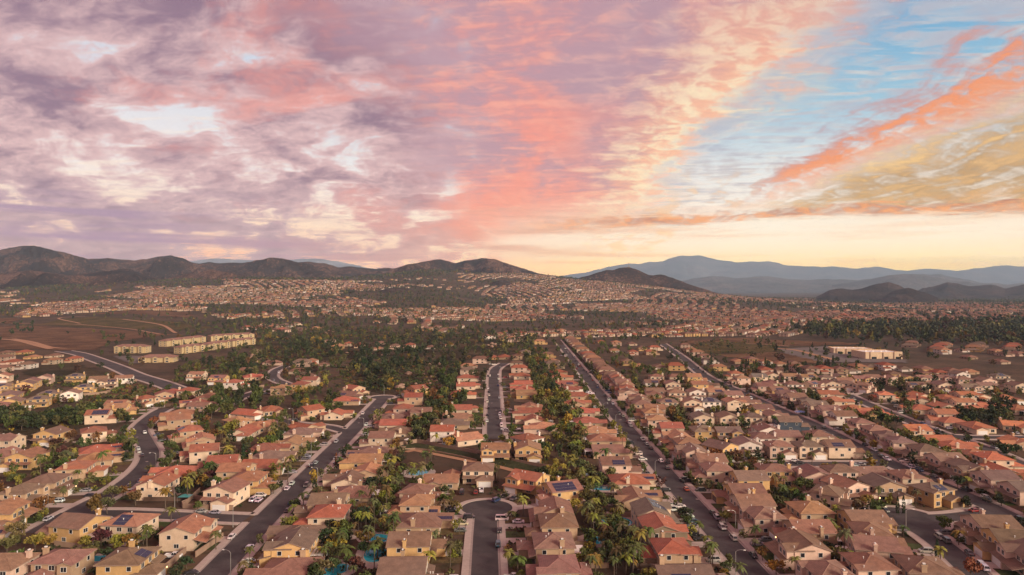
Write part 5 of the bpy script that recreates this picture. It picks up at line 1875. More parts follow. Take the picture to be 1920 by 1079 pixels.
WALLS = [('T0', [(1192, 625), (1160, 657), (1480, 668)], 1.9, 'block'), ('T0', [(1162, 652), (1270, 552)], 1.9, 'block'), ('T0', [(1180, 938), (1010, 1085)], 2.0, 'block'), ('T0', [(1240, 968), (1330, 905), (1415, 846)], 1.9, 'block'),
         ('T0', [(520, 905), (650, 800)], 1.8, 'wood'), ('T1', [(880, 268), (1020, 240), (1120, 262), (1330, 300), (1624, 352)], 2.0, 'block'), ('T2', [(0, 366), (140, 392), (300, 414), (440, 412)], 2.0, 'block'), ('T1', [(890, 300), (1010, 285), (1250, 325), (1400, 360)], 1.0, 'block'),
         ('T2', [(90, 365), (230, 318), (420, 350)], 1.8, 'wood'), ('T2', [(510, 470), (690, 462)], 2.0, 'block'), ('T2', [(430, 350), (440, 410)], 1.8, 'wood'), ('T3', [(0, 560), (250, 800), (520, 985)], 1.8, 'wood'), ('T3', [(230, 780), (380, 850)], 1.8, 'wood'), ('T1', [(590, 640), (900, 650)], 1.8, 'wood'),
         ('T1', [(500, 860), (580, 850)], 1.8, 'wood'), ('T0', [(1190, 590), (1450, 640)], 1.7, 'block'), ('U0', [(880, 745), (1200, 710), (1330, 620), (1540, 575)], 2.2, 'block'), ('U0', [(60, 920), (350, 905)], 2.2, 'block'), ('U1', [(780, 660), (1050, 640)], 2.0, 'block'), ('U3', [(20, 800), (420, 840)], 1.8, 'block'),
         ('T2', [(1000, 60), (1180, 230), (1330, 330), (1500, 480)], 1.8, 'wood'), ('T2', [(770, 1040), (960, 1050)], 1.8, 'wood'), ('U4', [(0, 910), (420, 900), (560, 880)], 1.8, 'wood')]
for tl, pts, h_, mt in WALLS:
    P_ = [gpt(*tp(tl, *p)) for p in pts]
    P_ = smooth_poly(P_, 6.0) if len(P_) > 2 else smooth_poly(P_, 5.0)
    d = np.gradient(P_, axis=0); d /= np.linalg.norm(d, axis=1)[:, None]
    nm = np.stack([-d[:, 1], d[:, 0]], 1)
    b, cp = MB(), MB()
    for (mb, t_, z0, z1) in ((b, .12, -.1, h_), (cp, .19, h_, h_ + .12)):
        ring = [(P_[i] + nm[i] * t_, P_[i] - nm[i] * t_) for i in range(len(P_))]
        for i in range(len(P_) - 1):
            mb.prism([(*ring[i][1], z0), (*ring[i + 1][1], z0), (*ring[i + 1][0], z0), (*ring[i][0], z0)], [(*ring[i][1], z1), (*ring[i + 1][1], z1), (*ring[i + 1][0], z1), (*ring[i][0], z1)])
    name = 'block_wall' if mt == 'block' else 'wooden_fence'
    root = empty(name, (0, 0, 0))
    link('wall_body' if mt == 'block' else 'boards', b.mesh(name, [M[mt]]), root)
    link('cap', cp.mesh('cap', [M[mt]]), root)
    m_ = P_[len(P_) // 2]
    a, _d = near_house(*m_)
    LABELS.append([root, '%s %s %s' % ('tan block wall' if mt == 'block' else 'dark wooden fence', relation(m_[0], m_[1], a), a['ref']), m_[0] / m_[1], 'wall' if mt == 'block' else 'fence', 'garden walls'])
# side yard walls between neighbours
nw = 0
SIDEW = MB(); SIDEW.box(-0.1, 0.1, -0.5, 0.5, 0, 1.75); SIDEW = SIDEW.mesh('block_wall', [M['block']])
SIDEF = MB(); SIDEF.box(-0.1, 0.1, -0.5, 0.5, 0, 1.75); SIDEF = SIDEF.mesh('wooden_fence', [M['wood']])
for a in HOUSES:
    if a['y'] > 430 or not seen(a['x'], a['y'], 0):
        continue
    f = a['front']
    sd_ = np.array([-f[1], f[0]])
    L = rng.uniform(14, 20)
    c_ = np.array([a['x'], a['y']]) + sd_ * 8.35 - f * (L / 2 - 1)
    if road_gap(*c_) < L / 2 or in_house(c_[0], c_[1], 0) or any(math.hypot(*(c_ + f * q - np.array([h2['x'], h2['y']]))) < 8.2 for h2 in HOUSES for q in (-L / 2, 0, L / 2) if abs(h2['y'] - a['y']) < 30):
        continue
    wd = rng.random() < 0.5
    o = link('wooden_fence' if wd else 'block_wall', SIDEF if wd else SIDEW)
    o.location = (*c_, 0)
    o.rotation_euler = (0, 0, math.atan2(f[1], f[0]) - math.pi / 2)
    o.scale = (1, L, 1)
    LABELS.append([o, '%s along the side of %s' % ('dark wooden fence' if wd else 'tan block wall', a['ref']), c_[0] / c_[1], 'fence' if wd else 'wall', 'fences between gardens'])

# shade canopies and a garden umbrella seen in the yards
for tl, a_, b_, w_, d_, colr, nm_ in (('T0', 1175, 575, 5, 4, (0.03, 0.20, 0.20), 'teal'), ('T3', 205, 42, 7, 5, (0.02, 0.12, 0.42), 'bright blue')):
    x, y = gpt(*tp(tl, a_, b_), 2.4)
    root = empty('shade_canopy', (x, y, 0))
    b = MB()
    b.prism([(-w_ / 2, -d_ / 2, 2.2), (w_ / 2, -d_ / 2, 2.2), (w_ / 2, d_ / 2, 2.2), (-w_ / 2, d_ / 2, 2.2)], [(-.6, -.2, 3.0), (.6, -.2, 3.0), (.6, .2, 3.0), (-.6, .2, 3.0)])
    o = link('canopy', b.mesh('canopy', [M['paint']]), root); o.color = (*colr, 1)
    for sx in (-1, 1):
        for sy in (-1, 1):
            b = MB(); b.tube([(sx * (w_ / 2 - .1), sy * (d_ / 2 - .1), 0), (sx * (w_ / 2 - .1), sy * (d_ / 2 - .1), 2.2)], .04, 5)
            link('post', b.mesh('post', [M['metal']]), root)
    a, _d = near_house(x, y)
    LABELS.append([root, '%s fabric shade canopy on four posts %s %s' % (nm_, relation(x, y, a), a['ref']), x / y, 'canopy', None])
x, y = gpt(*tp('T1', 960, 218), 2.4)
root = empty('garden_umbrella', (x, y, 0))
b = MB()
for k in range(8):
    t0, t1 = k * math.pi / 4, (k + 1) * math.pi / 4
    b.face([(0, 0, 3.0), (2 * math.cos(t0), 2 * math.sin(t0), 2.3), (2 * math.cos(t1), 2 * math.sin(t1), 2.3)])
link('canopy', b.mesh('canopy', [M['white']]), root)
b = MB(); b.tube([(0, 0, 0), (0, 0, 2.95)], .04, 6); link('pole', b.mesh('pole', [M['metal']]), root)
a, _d = near_house(x, y)
LABELS.append([root, 'white garden umbrella %s %s' % (relation(x, y, a), a['ref']), x / y, 'umbrella', None])

# pale covers and marks in the carriageways
b = MB(); b.prism([(.75 * math.cos(t), .75 * math.sin(t), 0.0) for t in np.linspace(0, 2 * np.pi, 14, endpoint=False)], [(.7 * math.cos(t), .7 * math.sin(t), 0.02) for t in np.linspace(0, 2 * np.pi, 14, endpoint=False)])
COVER = b.mesh('manhole_cover', [M['gutter']])
for tl, txt in {'T0': '870 205;932 360;1450 690', 'T1': '652 115;900 900', 'T2': '690 95;1175 600;940 560', 'U2': '370 868;1690 820;1740 900', 'U3': '1120 885;1215 1010;780 480', 'T3': '1130 640;420 200'}.items():
    for it_ in txt.split(';'):
        a_, b_ = map(float, it_.split())
        x, y = gpt(*tp(tl, a_, b_))
        if road_gap(x, y) > -0.8:
            continue
        o = link('manhole_cover', COVER)
        i = int(np.hypot(SP[:, 0] - x, SP[:, 1] - y).argmin())
        o.location = (x, y, 0.05 + 0.012 * list(STREETS).index(SK[i]) + 0.004)
        a, _d = near_house(x, y)
        LABELS.append([o, 'pale manhole cover in the road %s %s' % (relation(x, y, a), a['ref']), x / y, 'manhole cover', 'covers in the roads'])

# ------------------------------------------------------------------ apartments on the left
def apartment(x, y, ang, length, depth, nb, label, flats=3):
    root = empty('apartment_block', (x, y, 0), ang)
    h = 2.9 * flats
    b = House(False)
    b.body(-length / 2, length / 2, -depth / 2, depth / 2, 0, h)
    b.hip(-length / 2, length / 2, -depth / 2, depth / 2, h, 0.7, 0.34)
    for i in range(nb):
        cx = -length / 2 + (i + 0.5) * length / nb
        b.body(cx - 3.2, cx + 3.2, -depth / 2 - 2.4, -depth / 2, 0, h)
        b.gable(cx - 3.2, cx + 3.2, -depth / 2 - 2.4, 0, h, 1, 0.4, 0.5)
    wm = b.wall.mesh('wall', [M['wall']])
    o = link('wall', wm, root); o.color = (0.46, 0.35, 0.20, 1)
    o = link('roof', b.roof.mesh('roof', [M['roof'], M['ridge'], M['fascia']]), root); o.color = (0.24, 0.13, 0.10, 1)
    for i in range(nb):
        cx = -length / 2 + (i + 0.5) * length / nb
        for f in range(flats):
            place(link('window', get_win(3.0, 1.5)), root, (cx, -depth / 2 - 2.406, 1.5 + 2.9 * f))
    for f in range(flats):
        for yy_ in (-depth / 4, depth / 4):
            for sd_ in (1, -1):
                place(link('window', get_win(1.6, 1.3)), root, (sd_ * (length / 2 + .005), yy_, 1.6 + 2.9 * f), math.pi / 2 * sd_)
    tag(root, label, 'apartment block', 'yellow apartment blocks')
    return root


def apx(u0, v0, u1, v1):
    a, b_ = np.array(gpt(u0, v0)), np.array(gpt(u1, v1))
    c = (a + b_) / 2
    d = b_ - a
    return c[0], c[1], math.atan2(d[1], d[0]), float(np.hypot(*d))


for (q, nb, dep, lab, fl) in (((213, 663, 272, 663), 4, 16, 'yellow three-storey apartment block facing the parked cars, nearest the dirt field', 3),
                              ((258, 681, 324, 680), 3, 18, 'low yellow apartment block nearest the hill road bend', 2),
                              ((328, 665, 372, 660), 3, 14, 'front row yellow apartment block closest to the hill road', 3),
                              ((378, 659, 420, 653), 3, 14, 'middle yellow apartment block of the front row above the scrub', 3),
                              ((425, 652, 469, 647), 3, 14, 'yellow apartment block at the tree end of the front row', 3),
                              ((300, 652, 375, 643), 4, 14, 'second row yellow apartment block beside the three-storey one', 3),
                              ((388, 642, 470, 637), 5, 14, 'long back row yellow apartment block under the trees', 3)):
    x, y, an, L = apx(*q)
    apartment(x, y + 8, an, L, dep, nb, lab, fl)

# ------------------------------------------------------------------ shopping centre on the right
def store(u0, v0, u1, v1, dep, h, label, panels):
    x, y, an, L = apx(u0, v0, u1, v1)
    root = empty('store_building', (x, y + dep / 2, 0), an)
    b = MB()
    b.box(-L / 2, L / 2, -dep / 2, dep / 2, 0, h)
    for k, (c, w_, hh_) in enumerate(panels):
        b.box(c * L - w_ / 2, c * L + w_ / 2, -dep / 2 - 1.0, -dep / 2, 0, h + hh_)
    o = link('wall', b.mesh('wall', [M['wall']]), root); o.color = (0.60, 0.45, 0.31, 1)
    b = MB(); b.box(-L / 2 + .6, L / 2 - .6, -dep / 2 + .6, dep / 2 - .6, h + .002, h + .10)
    link('roof', b.mesh('roof', [M['white']]), root)
    b = MB()
    for (x0, x1, y0, y1) in ((-L / 2, L / 2, -dep / 2, -dep / 2 + .4), (-L / 2, L / 2, dep / 2 - .4, dep / 2), (-L / 2, -L / 2 + .4, -dep / 2 + .4, dep / 2 - .4), (L / 2 - .4, L / 2, -dep / 2 + .4, dep / 2 - .4)):
        b.box(x0, x1, y0, y1, h + .003, h + .9)
    o = link('parapet', b.mesh('parapet', [M['wall']]), root); o.color = (0.62, 0.42, 0.25, 1)
    for (c, w_, hh_) in panels:
        b = MB(); b.box(c * L - w_ * .35, c * L + w_ * .35, -dep / 2 - 1.05, -dep / 2 - 1.004, .1, 3.2)
        link('shopfront', b.mesh('shopfront', [M['glass']]), root)
    for k in range(4):
        b = MB(); b.box(-1, 1, -.8, .8, h + .1, h + 1.2)
        place(link('roof_unit', b.mesh('roof_unit', [M['white']]), root), root, (L * (k - 1.5) / 5, rng.uniform(-3, 6), 0))
    tag(root, label, 'store')


store(1623, 674.5, 1692, 674.5, 36, 8.0, 'big pale store with white flat roof beside the parking lot', ((-.28, 9, 1.2), (0.05, 7, .5), (.38, 10, 1.6)))
store(1566, 664, 1640, 665, 26, 6.5, 'long low store behind the big pale store', ((-.35, 8, 1), (-.1, 8, .4), (.2, 8, 1.2)))


def patch(name, poly, mat, dz, cell, jag=6.0, seed=0, kind='structure', color=None, ground=False):
    """A piece of ground cover that follows the floor; poly in photograph pixels."""
    P_ = np.array([gpt(*p) for p in poly]) if not ground else np.array(poly, float)
    x0, y0 = P_.min(0) - cell
    x1, y1 = P_.max(0) + cell
    xs, ys = np.arange(x0, x1, cell), np.arange(y0, y1, cell)
    gx_, gy_ = np.meshgrid(xs, ys)
    jx, jy = (fbm(gx_ / (jag * 4), gy_ / (jag * 4), 3, seed) - .5) * jag * 3, (fbm(gx_ / (jag * 4), gy_ / (jag * 4), 3, seed + 9) - .5) * jag * 3
    qx_, qy_ = gx_ + jx, gy_ + jy
    ins = np.zeros(gx_.shape, bool)
    n = len(P_)
    for i in range(n):
        (ax, ay), (bx, by) = P_[i], P_[(i + 1) % n]
        c = ((ay > qy_) != (by > qy_)) & (qx_ < (bx - ax) * (qy_ - ay) / (by - ay + 1e-9) + ax)
        ins ^= c
    V = np.stack([gx_, gy_, ground_z(gx_, gy_) + dz], -1).reshape(-1, 3)
    nx_ = len(xs)
    cells = ins[:-1, :-1] & ins[1:, 1:]
    r_, c_ = np.nonzero(cells)
    a = r_ * nx_ + c_
    if not len(a):
        return
    o = link(name, np_mesh(name, V, np.stack([a, a + 1, a + nx_ + 1, a + nx_], 1), [mat], True), None, kind)
    if color:
        o.color = (*color, 1)
    return o


M['field'] = hill_mat('dry_field_soil', (0.125, 0.07, 0.046), (0.20, 0.115, 0.068), (0.27, 0.165, 0.10), 6.0, 0.4)
M['field_green'] = hill_mat('weedy_field', (0.085, 0.068, 0.030), (0.135, 0.10, 0.045), (0.17, 0.115, 0.06), 6.0, 0.4)
M['dirt'] = simple('dirt_track', (0.36, 0.205, 0.12), 0.95, 0, 0.15, 0.05)
M['lot'] = simple('parking_asphalt', (0.13, 0.11, 0.105), 0.9, 0, 0.12, 0.05)
M['scrub'] = hill_mat('scrub_slope', (0.050, 0.043, 0.024), (0.098, 0.072, 0.044), (0.20, 0.13, 0.09), 5.0, 0.5)
patch('dry_field', [(-250, 640), (-250, 612), (90, 612), (230, 619), (330, 628), (215, 642), (190, 658), (120, 659), (0, 656)], M['field'], 0.5, 9, 7, 1)
patch('dry_field', [(60, 611), (120, 598), (190, 594), (330, 604), (420, 616), (330, 620), (180, 616)], M['field_green'], 0.5, 12, 9, 2)
patch('dry_field', [(140, 592), (250, 590), (370, 600), (365, 586), (245, 583)], M['field'], 0.5, 14, 10, 3)
patch('dry_field', [(-200, 606), (20, 607), (50, 597), (-200, 596)], M['field'], 0.5, 12, 9, 4)
patch('dry_field', [(1262, 640), (1390, 634), (1500, 640), (1640, 646), (1500, 651), (1400, 644), (1300, 648)], M['field'], 0.5, 9, 7, 5)
patch('weedy_field', [(1290, 655), (1300, 642), (1390, 642), (1440, 650), (1470, 658), (1420, 664), (1340, 664), (1310, 672)], M['field_green'], 0.55, 7, 6, 6)
patch('dry_field', [(1345, 668), (1450, 660), (1560, 680), (1540, 684), (1400, 676)], M['field'], 0.5, 6, 5, 7)
patch('parking_lot', [(205, 668), (330, 669), (345, 676), (240, 684)], M['lot'], 0.3, 4, 1.5, 8)
patch('parking_lot', [(1460, 656), (1560, 650), (1570, 664), (1700, 676), (1700, 682), (1540, 681), (1470, 664)], M['lot'], 0.6, 4, 1.5, 8)
patch('scrub_slope', [(640, 690), (800, 680), (880, 690), (740, 745), (690, 735), (640, 720)], M['scrub'], 0.25, 5, 4, 9)
patch('scrub_slope', [(430, 640), (640, 620), (1000, 632), (1000, 655), (820, 690), (640, 690), (500, 680)], M['scrub'], 0.22, 9, 6, 10)
patch('scrub_slope', [(40, 690), (150, 680), (230, 708), (120, 712), (40, 705)], M['scrub'], 0.22, 6, 5, 11)
patch('scrub_slope', [(190, 745), (260, 716), (300, 730), (245, 752)], M['field'], 0.3, 4, 3, 12)
patch('scrub_slope', [(0, 800), (170, 755), (300, 745), (330, 755), (200, 775), (150, 805), (0, 830)], M['scrub'], 0.06, 4, 3, 13)
for pts, w_ in (([(-20, 636), (30, 640), (70, 650), (95, 656)], 9), ([(25, 637), (60, 643), (95, 653), (125, 655)], 8), ([(230, 600), (300, 610), (330, 626)], 7), ([(-30, 606), (60, 609), (150, 610), (240, 618), (300, 628)], 6), ([(150, 608), (110, 598), (160, 594)], 6),
                ([(1455, 655), (1490, 658), (1530, 668), (1570, 678)], 9), ([(1395, 646), (1440, 648), (1480, 651)], 7)):
    P_ = smooth_poly([gpt(*p) for p in pts], 15)
    d = np.gradient(P_, axis=0); d /= np.linalg.norm(d, axis=1)[:, None]
    nm = np.stack([d[:, 1], -d[:, 0]], 1) * w_ / 2
    A, B = P_ - nm, P_ + nm
    mb = MB()
    for i in range(len(P_) - 1):
        q = [A[i], B[i], B[i + 1], A[i + 1]]
        mb.face([(*p, float(ground_z(*p)) + 0.9) for p in q][::-1])
    link('path', mb.mesh('path', [M['dirt']]), None, 'structure')

# grassy drainage bank between the close houses, with its pale paths
def ribbon(name, pts, offs, zs, mat, color=None):
    P_ = smooth_poly(pts, 4)
    d = np.gradient(P_, axis=0); d /= np.linalg.norm(d, axis=1)[:, None]
    nm = np.stack([d[:, 1], -d[:, 0]], 1)
    mb = MB()
    for i in range(len(P_) - 1):
        for (o0, o1), (z0, z1) in zip(zip(offs, offs[1:]), zip(zs, zs[1:])):
            q = [(*(P_[i] + nm[i] * o0), z0), (*(P_[i] + nm[i] * o1), z1), (*(P_[i + 1] + nm[i + 1] * o1), z1), (*(P_[i + 1] + nm[i + 1] * o0), z0)]
            mb.face(q[::-1] if o1 > o0 else q)
    o = link(name, mb.mesh(name, [mat]), None, 'structure')
    if color:
        o.color = (*color, 1)
    return o


bank = [gpt(*tp('T1', 890, 285)), gpt(*tp('T1', 1010, 264)), gpt(*tp('T1', 1130, 282)), gpt(*tp('T1', 1330, 320)), gpt(*tp('T1', 1600, 372)), gpt(*tp('T2', 140, 412)), gpt(*tp('T2', 300, 432)), gpt(*tp('T2', 450, 432))]
ribbon('grass_bank', bank, [-5.5, -1.0, 0.8, 6.5], [0.25, 1.5, 1.5, 0.25], M['lawn'], (0.040, 0.045, 0.020))
ribbon('path', bank, [6.5, 10.5], [0.26, 0.27], M['dirt'])
patch('grass_bank', [tp('T2', 100, 372), tp('T2', 230, 335), tp('T2', 420, 360), tp('T2', 420, 400), tp('T2', 260, 402)], M['field_green'], 0.12, 1.5, 1.5, 20)

# boulders on the ravine edge
rb = np.random.default_rng(5)


def boulder(seed):
    r_ = np.random.default_rng(seed)
    b = MB()
    n = 9
    rings = []
    for k, (z, s_) in enumerate(((0, .85), (.35, 1.05), (.75, .85), (1.0, .4))):
        rings.append([(s_ * math.cos(2 * math.pi * i / n) * r_.uniform(.8, 1.2), s_ * math.sin(2 * math.pi * i / n) * r_.uniform(.8, 1.2), z * r_.uniform(.9, 1.1)) for i in range(n)])
    for a, c in zip(rings, rings[1:]):
        b.prism(a, c, 0, False)
    b.face(rings[-1])
    return b.mesh('boulder', [M['rock']], False)


M['rock'] = simple('granite', (0.30, 0.20, 0.145), 0.9, 0, 0.25, 0.4)
BLD = [boulder(i) for i in range(4)]
nb_ = 0
for (u, v, su, sv, n_, smin, smax) in ((768, 706, 4, 3, 1, 7, 8), (752, 728, 6, 4, 3, 4, 7), (817, 683, 10, 4, 14, 2, 5), (810, 712, 30, 8, 22, 1.2, 3.5), (480, 672, 14, 7, 26, 3, 6), (925, 648, 10, 4, 10, 3, 7), (610, 625, 40, 3, 10, 2, 5), (700, 665, 40, 5, 14, 1.5, 4)):
    for _ in range(n_):
        x, y = gpt(u + rb.normal() * su * .6, v + rb.normal() * sv * .6)
        o = link('boulder', BLD[nb_ % 4])
        s_ = rb.uniform(smin, smax) * .55
        o.location = (x, y, float(ground_z(x, y)) - .2)
        o.scale = (s_ * rb.uniform(.8, 1.3), s_ * rb.uniform(.8, 1.2), s_ * rb.uniform(.7, 1.2))
        o.rotation_euler = (0, 0, rb.uniform(0, 6))
        nb_ += 1
        a, _d = near_house(x, y)
        LABELS.append([o, 'pale granite boulder on the scrub %s %s' % (relation(x, y, a), a['ref']), x / y, 'boulder', 'granite boulders on the slopes'])

# radio mast on the antenna hill
D_ = 4400.0
x = (1179 - CX) / FPX * D_
root = empty('radio_mast', (x, D_, CAM_H + (CY - 503) * D_ / FPX))
b = MB()
for s_ in ((-2, -2), (2, -2), (0, 2.4)):
    b.tube([(s_[0], s_[1], -8), (s_[0] * .3, s_[1] * .3, 34)], .9, 5)
link('mast', b.mesh('mast', [M['metal']]), root)
b = MB(); b.box(-9, 9, -5, 5, -6, 5); b.box(-28, -14, -5, 5, -6, 3)
o = link('hut', b.mesh('hut', [M['wall']]), root); o.color = (.2, .15, .12, 1)
tag(root, 'thin radio mast with huts on top of the antenna hill', 'radio mast')

# ------------------------------------------------------------------ far town: houses and trees past the counted ones
def inpoly(u, v, poly):
    ins = np.zeros(np.shape(u), bool)
    n = len(poly)
    for i in range(n):
        (ax, ay), (bx, by) = poly[i], poly[(i + 1) % n]
        ins ^= ((ay > v) != (by > v)) & (u < (bx - ax) * (v - ay) / (by - ay + 1e-9) + ax)
    return ins


rf = np.random.default_rng(77)
EXCL = [[(-500, 594), (60, 597), (130, 590), (245, 582), (375, 585), (425, 600), (425, 622), (240, 640), (210, 660), (-500, 662)],
        [(195, 632), (480, 628), (480, 690), (195, 690)],
        [(425, 612), (520, 626), (600, 620), (690, 606), (730, 612), (800, 622), (880, 632), (1000, 652), (1000, 668), (940, 668), (900, 800), (425, 800)],
        [(1250, 652), (1262, 634), (1480, 632), (1690, 642), (1705, 690), (1250, 700)],
        [(1470, 612), (2300, 596), (2300, 660), (1690, 648), (1540, 642)],
        [(640, 556), (760, 575), (900, 580), (930, 560), (800, 548), (640, 546)],
        [(1020, 582), (1200, 588), (1250, 600), (1120, 600), (1020, 592)]]
sites = np.stack([rf.uniform(-5200, 5200, 330), rf.uniform(900, 6000, 330)], 1)
sang = rf.uniform(0, np.pi, 330)
fh = []
for i, (sx_, sy_) in enumerate(sites):
    if abs(sx_) > sy_ * 0.95 + 400:
        continue
    ca, sa = math.cos(sang[i]), math.sin(sang[i])
    n_ = 18
    rr_ = np.arange(-n_, n_ + 1)
    lx, rowk = np.meshgrid(rr_ * 16.5, np.arange(-5, 6))
    ly = np.where(rowk % 2 == 0, rowk // 2 * 82.0 + 21, (rowk - 1) // 2 * 82.0 + 61)
    bend = (lx / 300) ** 2 * 40 * (1 if i % 2 else -1)
    X_ = sx_ + lx * ca - (ly + bend) * sa
    Y_ = sy_ + lx * sa + (ly + bend) * ca
    d2 = (X_.ravel()[:, None] - sites[None, :, 0]) ** 2 + (Y_.ravel()[:, None] - sites[None, :, 1]) ** 2
    keep = d2.argmin(1) == i
    fac = np.where(rowk.ravel() % 2 == 0, 0, np.pi)
    fh.append(np.stack([X_.ravel()[keep], Y_.ravel()[keep], np.full(keep.sum(), sang[i]) + fac[keep]], 1))
fh = np.concatenate(fh)
fx, fy = fh[:, 0], fh[:, 1]
fz = ground_z(fx, fy)
fu = CX + fx / fy * FPX
fv = CY + (CAM_H - fz) / fy * FPX
ok = (fy > 950) & (fu > -60) & (fu < 1980)
ok &= (~((fv > 633) & (fu > 960)) & ~(fv > 655)) | ((fu > 1700) & (fv < 690))
ok &= fbm(fx / 420, fy / 420, 4, 50) + 0.10 * (fu > 950) - 0.03 * (fu < 250) + 0.10 * ((fu > 430) & (fu < 1000) & (fv > 585) & (fv < 636)) + 0.22 * (fbm(fx / 60, fy / 60, 2, 51) - 0.5) > 0.43
ok &= ~((fy > 3500) & (fu < 860)) & ~((fy > 3150) & (fu < 420)) & ~((fy > 4050) & (np.abs(fu - 1180) < 140)) & ~((fy > 3900) & (fu > 1530)) & (fy < 5300)
for p in EXCL:
    ok &= ~inpoly(fu, fv, p)
d_ = np.full(len(fx), 1e9)
for hx_, hy_ in HX[HX[:, 1] > 700]:
    d_ = np.minimum(d_, np.hypot(fx - hx_, fy - hy_))
ok &= d_ > 17
fx, fy, fz, fa = fx[ok], fy[ok], fz[ok], fh[ok, 2]
# the rest of the read-off houses that are past the counted ones
ex = np.array([[a['x'], a['y'], 0.0 if abs(a['front'][1]) > .5 else math.pi / 2] for a in FAR_EXTRA]) if FAR_EXTRA else np.zeros((0, 3))
fx, fy, fa = np.r_[fx, ex[:, 0]], np.r_[fy, ex[:, 1]], np.r_[fa, ex[:, 2]]
fz = np.r_[fz, ground_z(ex[:, 0], ex[:, 1])]
n_far = len(fx)


def house_template(two):
    W, D, H = 6.6, 7.6, (5.4 if two else 3.0)
    rh = H + 2.5
    v, q, part = [], [], []

    def quad(pts, p):
        i = len(v)
        v.extend(pts); q.append((i, i + 1, i + 2, i + 3)); part.extend([p] * 4)
    c = [(-W, -D), (W, -D), (W, D), (-W, D)]
    for i in range(4):
        a, b_ = c[i], c[(i + 1) % 4]
        quad([(*a, 0), (*b_, 0), (*b_, H), (*a, H)], 0)
        m_ = ((a[0] + b_[0]) / 2, (a[1] + b_[1]) / 2)
        ux, uy = (b_[0] - a[0]), (b_[1] - a[1])
        L_ = math.hypot(ux, uy); ux, uy = ux / L_, uy / L_
        nx, ny = uy, -ux
        for s_ in (-2.6, 2.6):
            for zz in ((1.5, 4.2) if two else (1.5,)):
                p = [(m_[0] + ux * (s_ + e) + nx * .05, m_[1] + uy * (s_ + e) + ny * .05, zz + f) for e, f in ((-.9, -.6), (.9, -.6), (.9, .7), (-.9, .7))]
                quad(p, 2)
    o = 0.6
    E = [(-W - o, -D - o, H - .1), (W + o, -D - o, H - .1), (W + o, D + o, H - .1), (-W - o, D + o, H - .1)]
    r0, r1 = (-.05, -D * .5, rh), (-.05, D * .5, rh)
    r0b, r1b = (.05, -D * .5, rh), (.05, D * .5, rh)
    quad([E[1], E[2], r1b, r0b], 1); quad([E[3], E[0], r0, r1], 1)
    quad([E[0], E[1], r0b, r0], 1); quad([E[2], E[3], r1, r1b], 1)
    # front garage wing
    g = [(-W, -D - 3.5), (0, -D - 3.5), (0, -D), (-W, -D)]
    quad([(*g[0], 0), (*g[1], 0), (*g[1], 2.8), (*g[0], 2.8)], 0)
    quad([(*g[1], 0), (*g[2], 0), (*g[2], 2.8), (*g[1], 2.8)], 0)
    quad([(*g[3], 0), (*g[0], 0), (*g[0], 2.8), (*g[3], 2.8)], 0)
    quad([(g[0][0] - .4, g[0][1] - .5, 2.7), (.4, g[0][1] - .5, 2.7), (.4, -D, 4.0), (-W - .4, -D, 4.0)], 1)
    return np.array(v), np.array(q), np.array(part)


HT = [house_template(False), house_template(True)]
V_, Q_, C_ = [], [], []
off = 0
for k_ in (0, 1, 2, 3):
    two, plain = k_ % 2, k_ > 1                      # past 2.2 km the windows are far too small to show
    idx = np.nonzero(((np.arange(n_far) * 7919 % 100 < 55) == bool(two)) & ((fy > 2200) == plain))[0]
    v, q, part = HT[two]
    if plain:
        kq = part[q[:, 0]] != 2
        v, part = v[q[kq].ravel()], part[q[kq].ravel()]
        q = np.arange(len(v)).reshape(-1, 4)
    sc_ = rf.uniform(.92, 1.15, len(idx))[:, None]
    ca, sa = np.cos(fa[idx])[:, None], np.sin(fa[idx])[:, None]
    X_ = fx[idx][:, None] + (v[None, :, 0] * ca - v[None, :, 1] * sa) * sc_
    Y_ = fy[idx][:, None] + (v[None, :, 0] * sa + v[None, :, 1] * ca) * sc_
    Z_ = fz[idx][:, None] - .4 + v[None, :, 2] * sc_
    wallc = np.array([WALL[c] for c in 'cpywtcp'])[rf.integers(0, 7, len(idx))] * rf.uniform(.6, 1.0, (len(idx), 1))
    roofc = np.array([ROOF[c] for c in 'romtmomb'])[rf.integers(0, 8, len(idx))] * rf.uniform(.8, 1.15, (len(idx), 1))
    tint = np.where((part == 0)[None, :, None], wallc[:, None, :], np.where((part == 1)[None, :, None], roofc[:, None, :], 0.035))
    V_.append(np.stack([X_, Y_, Z_], -1).reshape(-1, 3))
    C_.append(np.broadcast_to(tint, (len(idx), len(v), 3)).reshape(-1, 3))
    Q_.append((q[None] + (np.arange(len(idx)) * len(v))[:, None, None] + off).reshape(-1, 4))
    off += len(idx) * len(v)
o = link('distant_houses', np_mesh('distant_houses', np.concatenate(V_), np.concatenate(Q_), [M['mass']], False, np.concatenate(C_)), None, 'stuff')

# far streets between those rows read as pale strips: pavements and drives
# ------------------------------------------------------------------ tree masses
FCL = list(FC)
tx, ty, ts, tcn, tk = [], [], [], [], []
for t in MASS_TREES:
    tx.append(t[1]); ty.append(t[2]); ts.append(t[3]); tcn.append(FC[t[4]]); tk.append(t[0])
tx, ty, ts, tcn = np.array(tx), np.array(ty), np.array(ts), np.array(tcn).reshape(-1, 3)
n1 = len(tx)


def spread(n, ymin, ymax, fov=0.82):
    """Points with an even density on the ground inside the view."""
    y = np.sqrt(rf.uniform(ymin ** 2, ymax ** 2, n))
    return rf.uniform(-fov, fov, n) * y, y


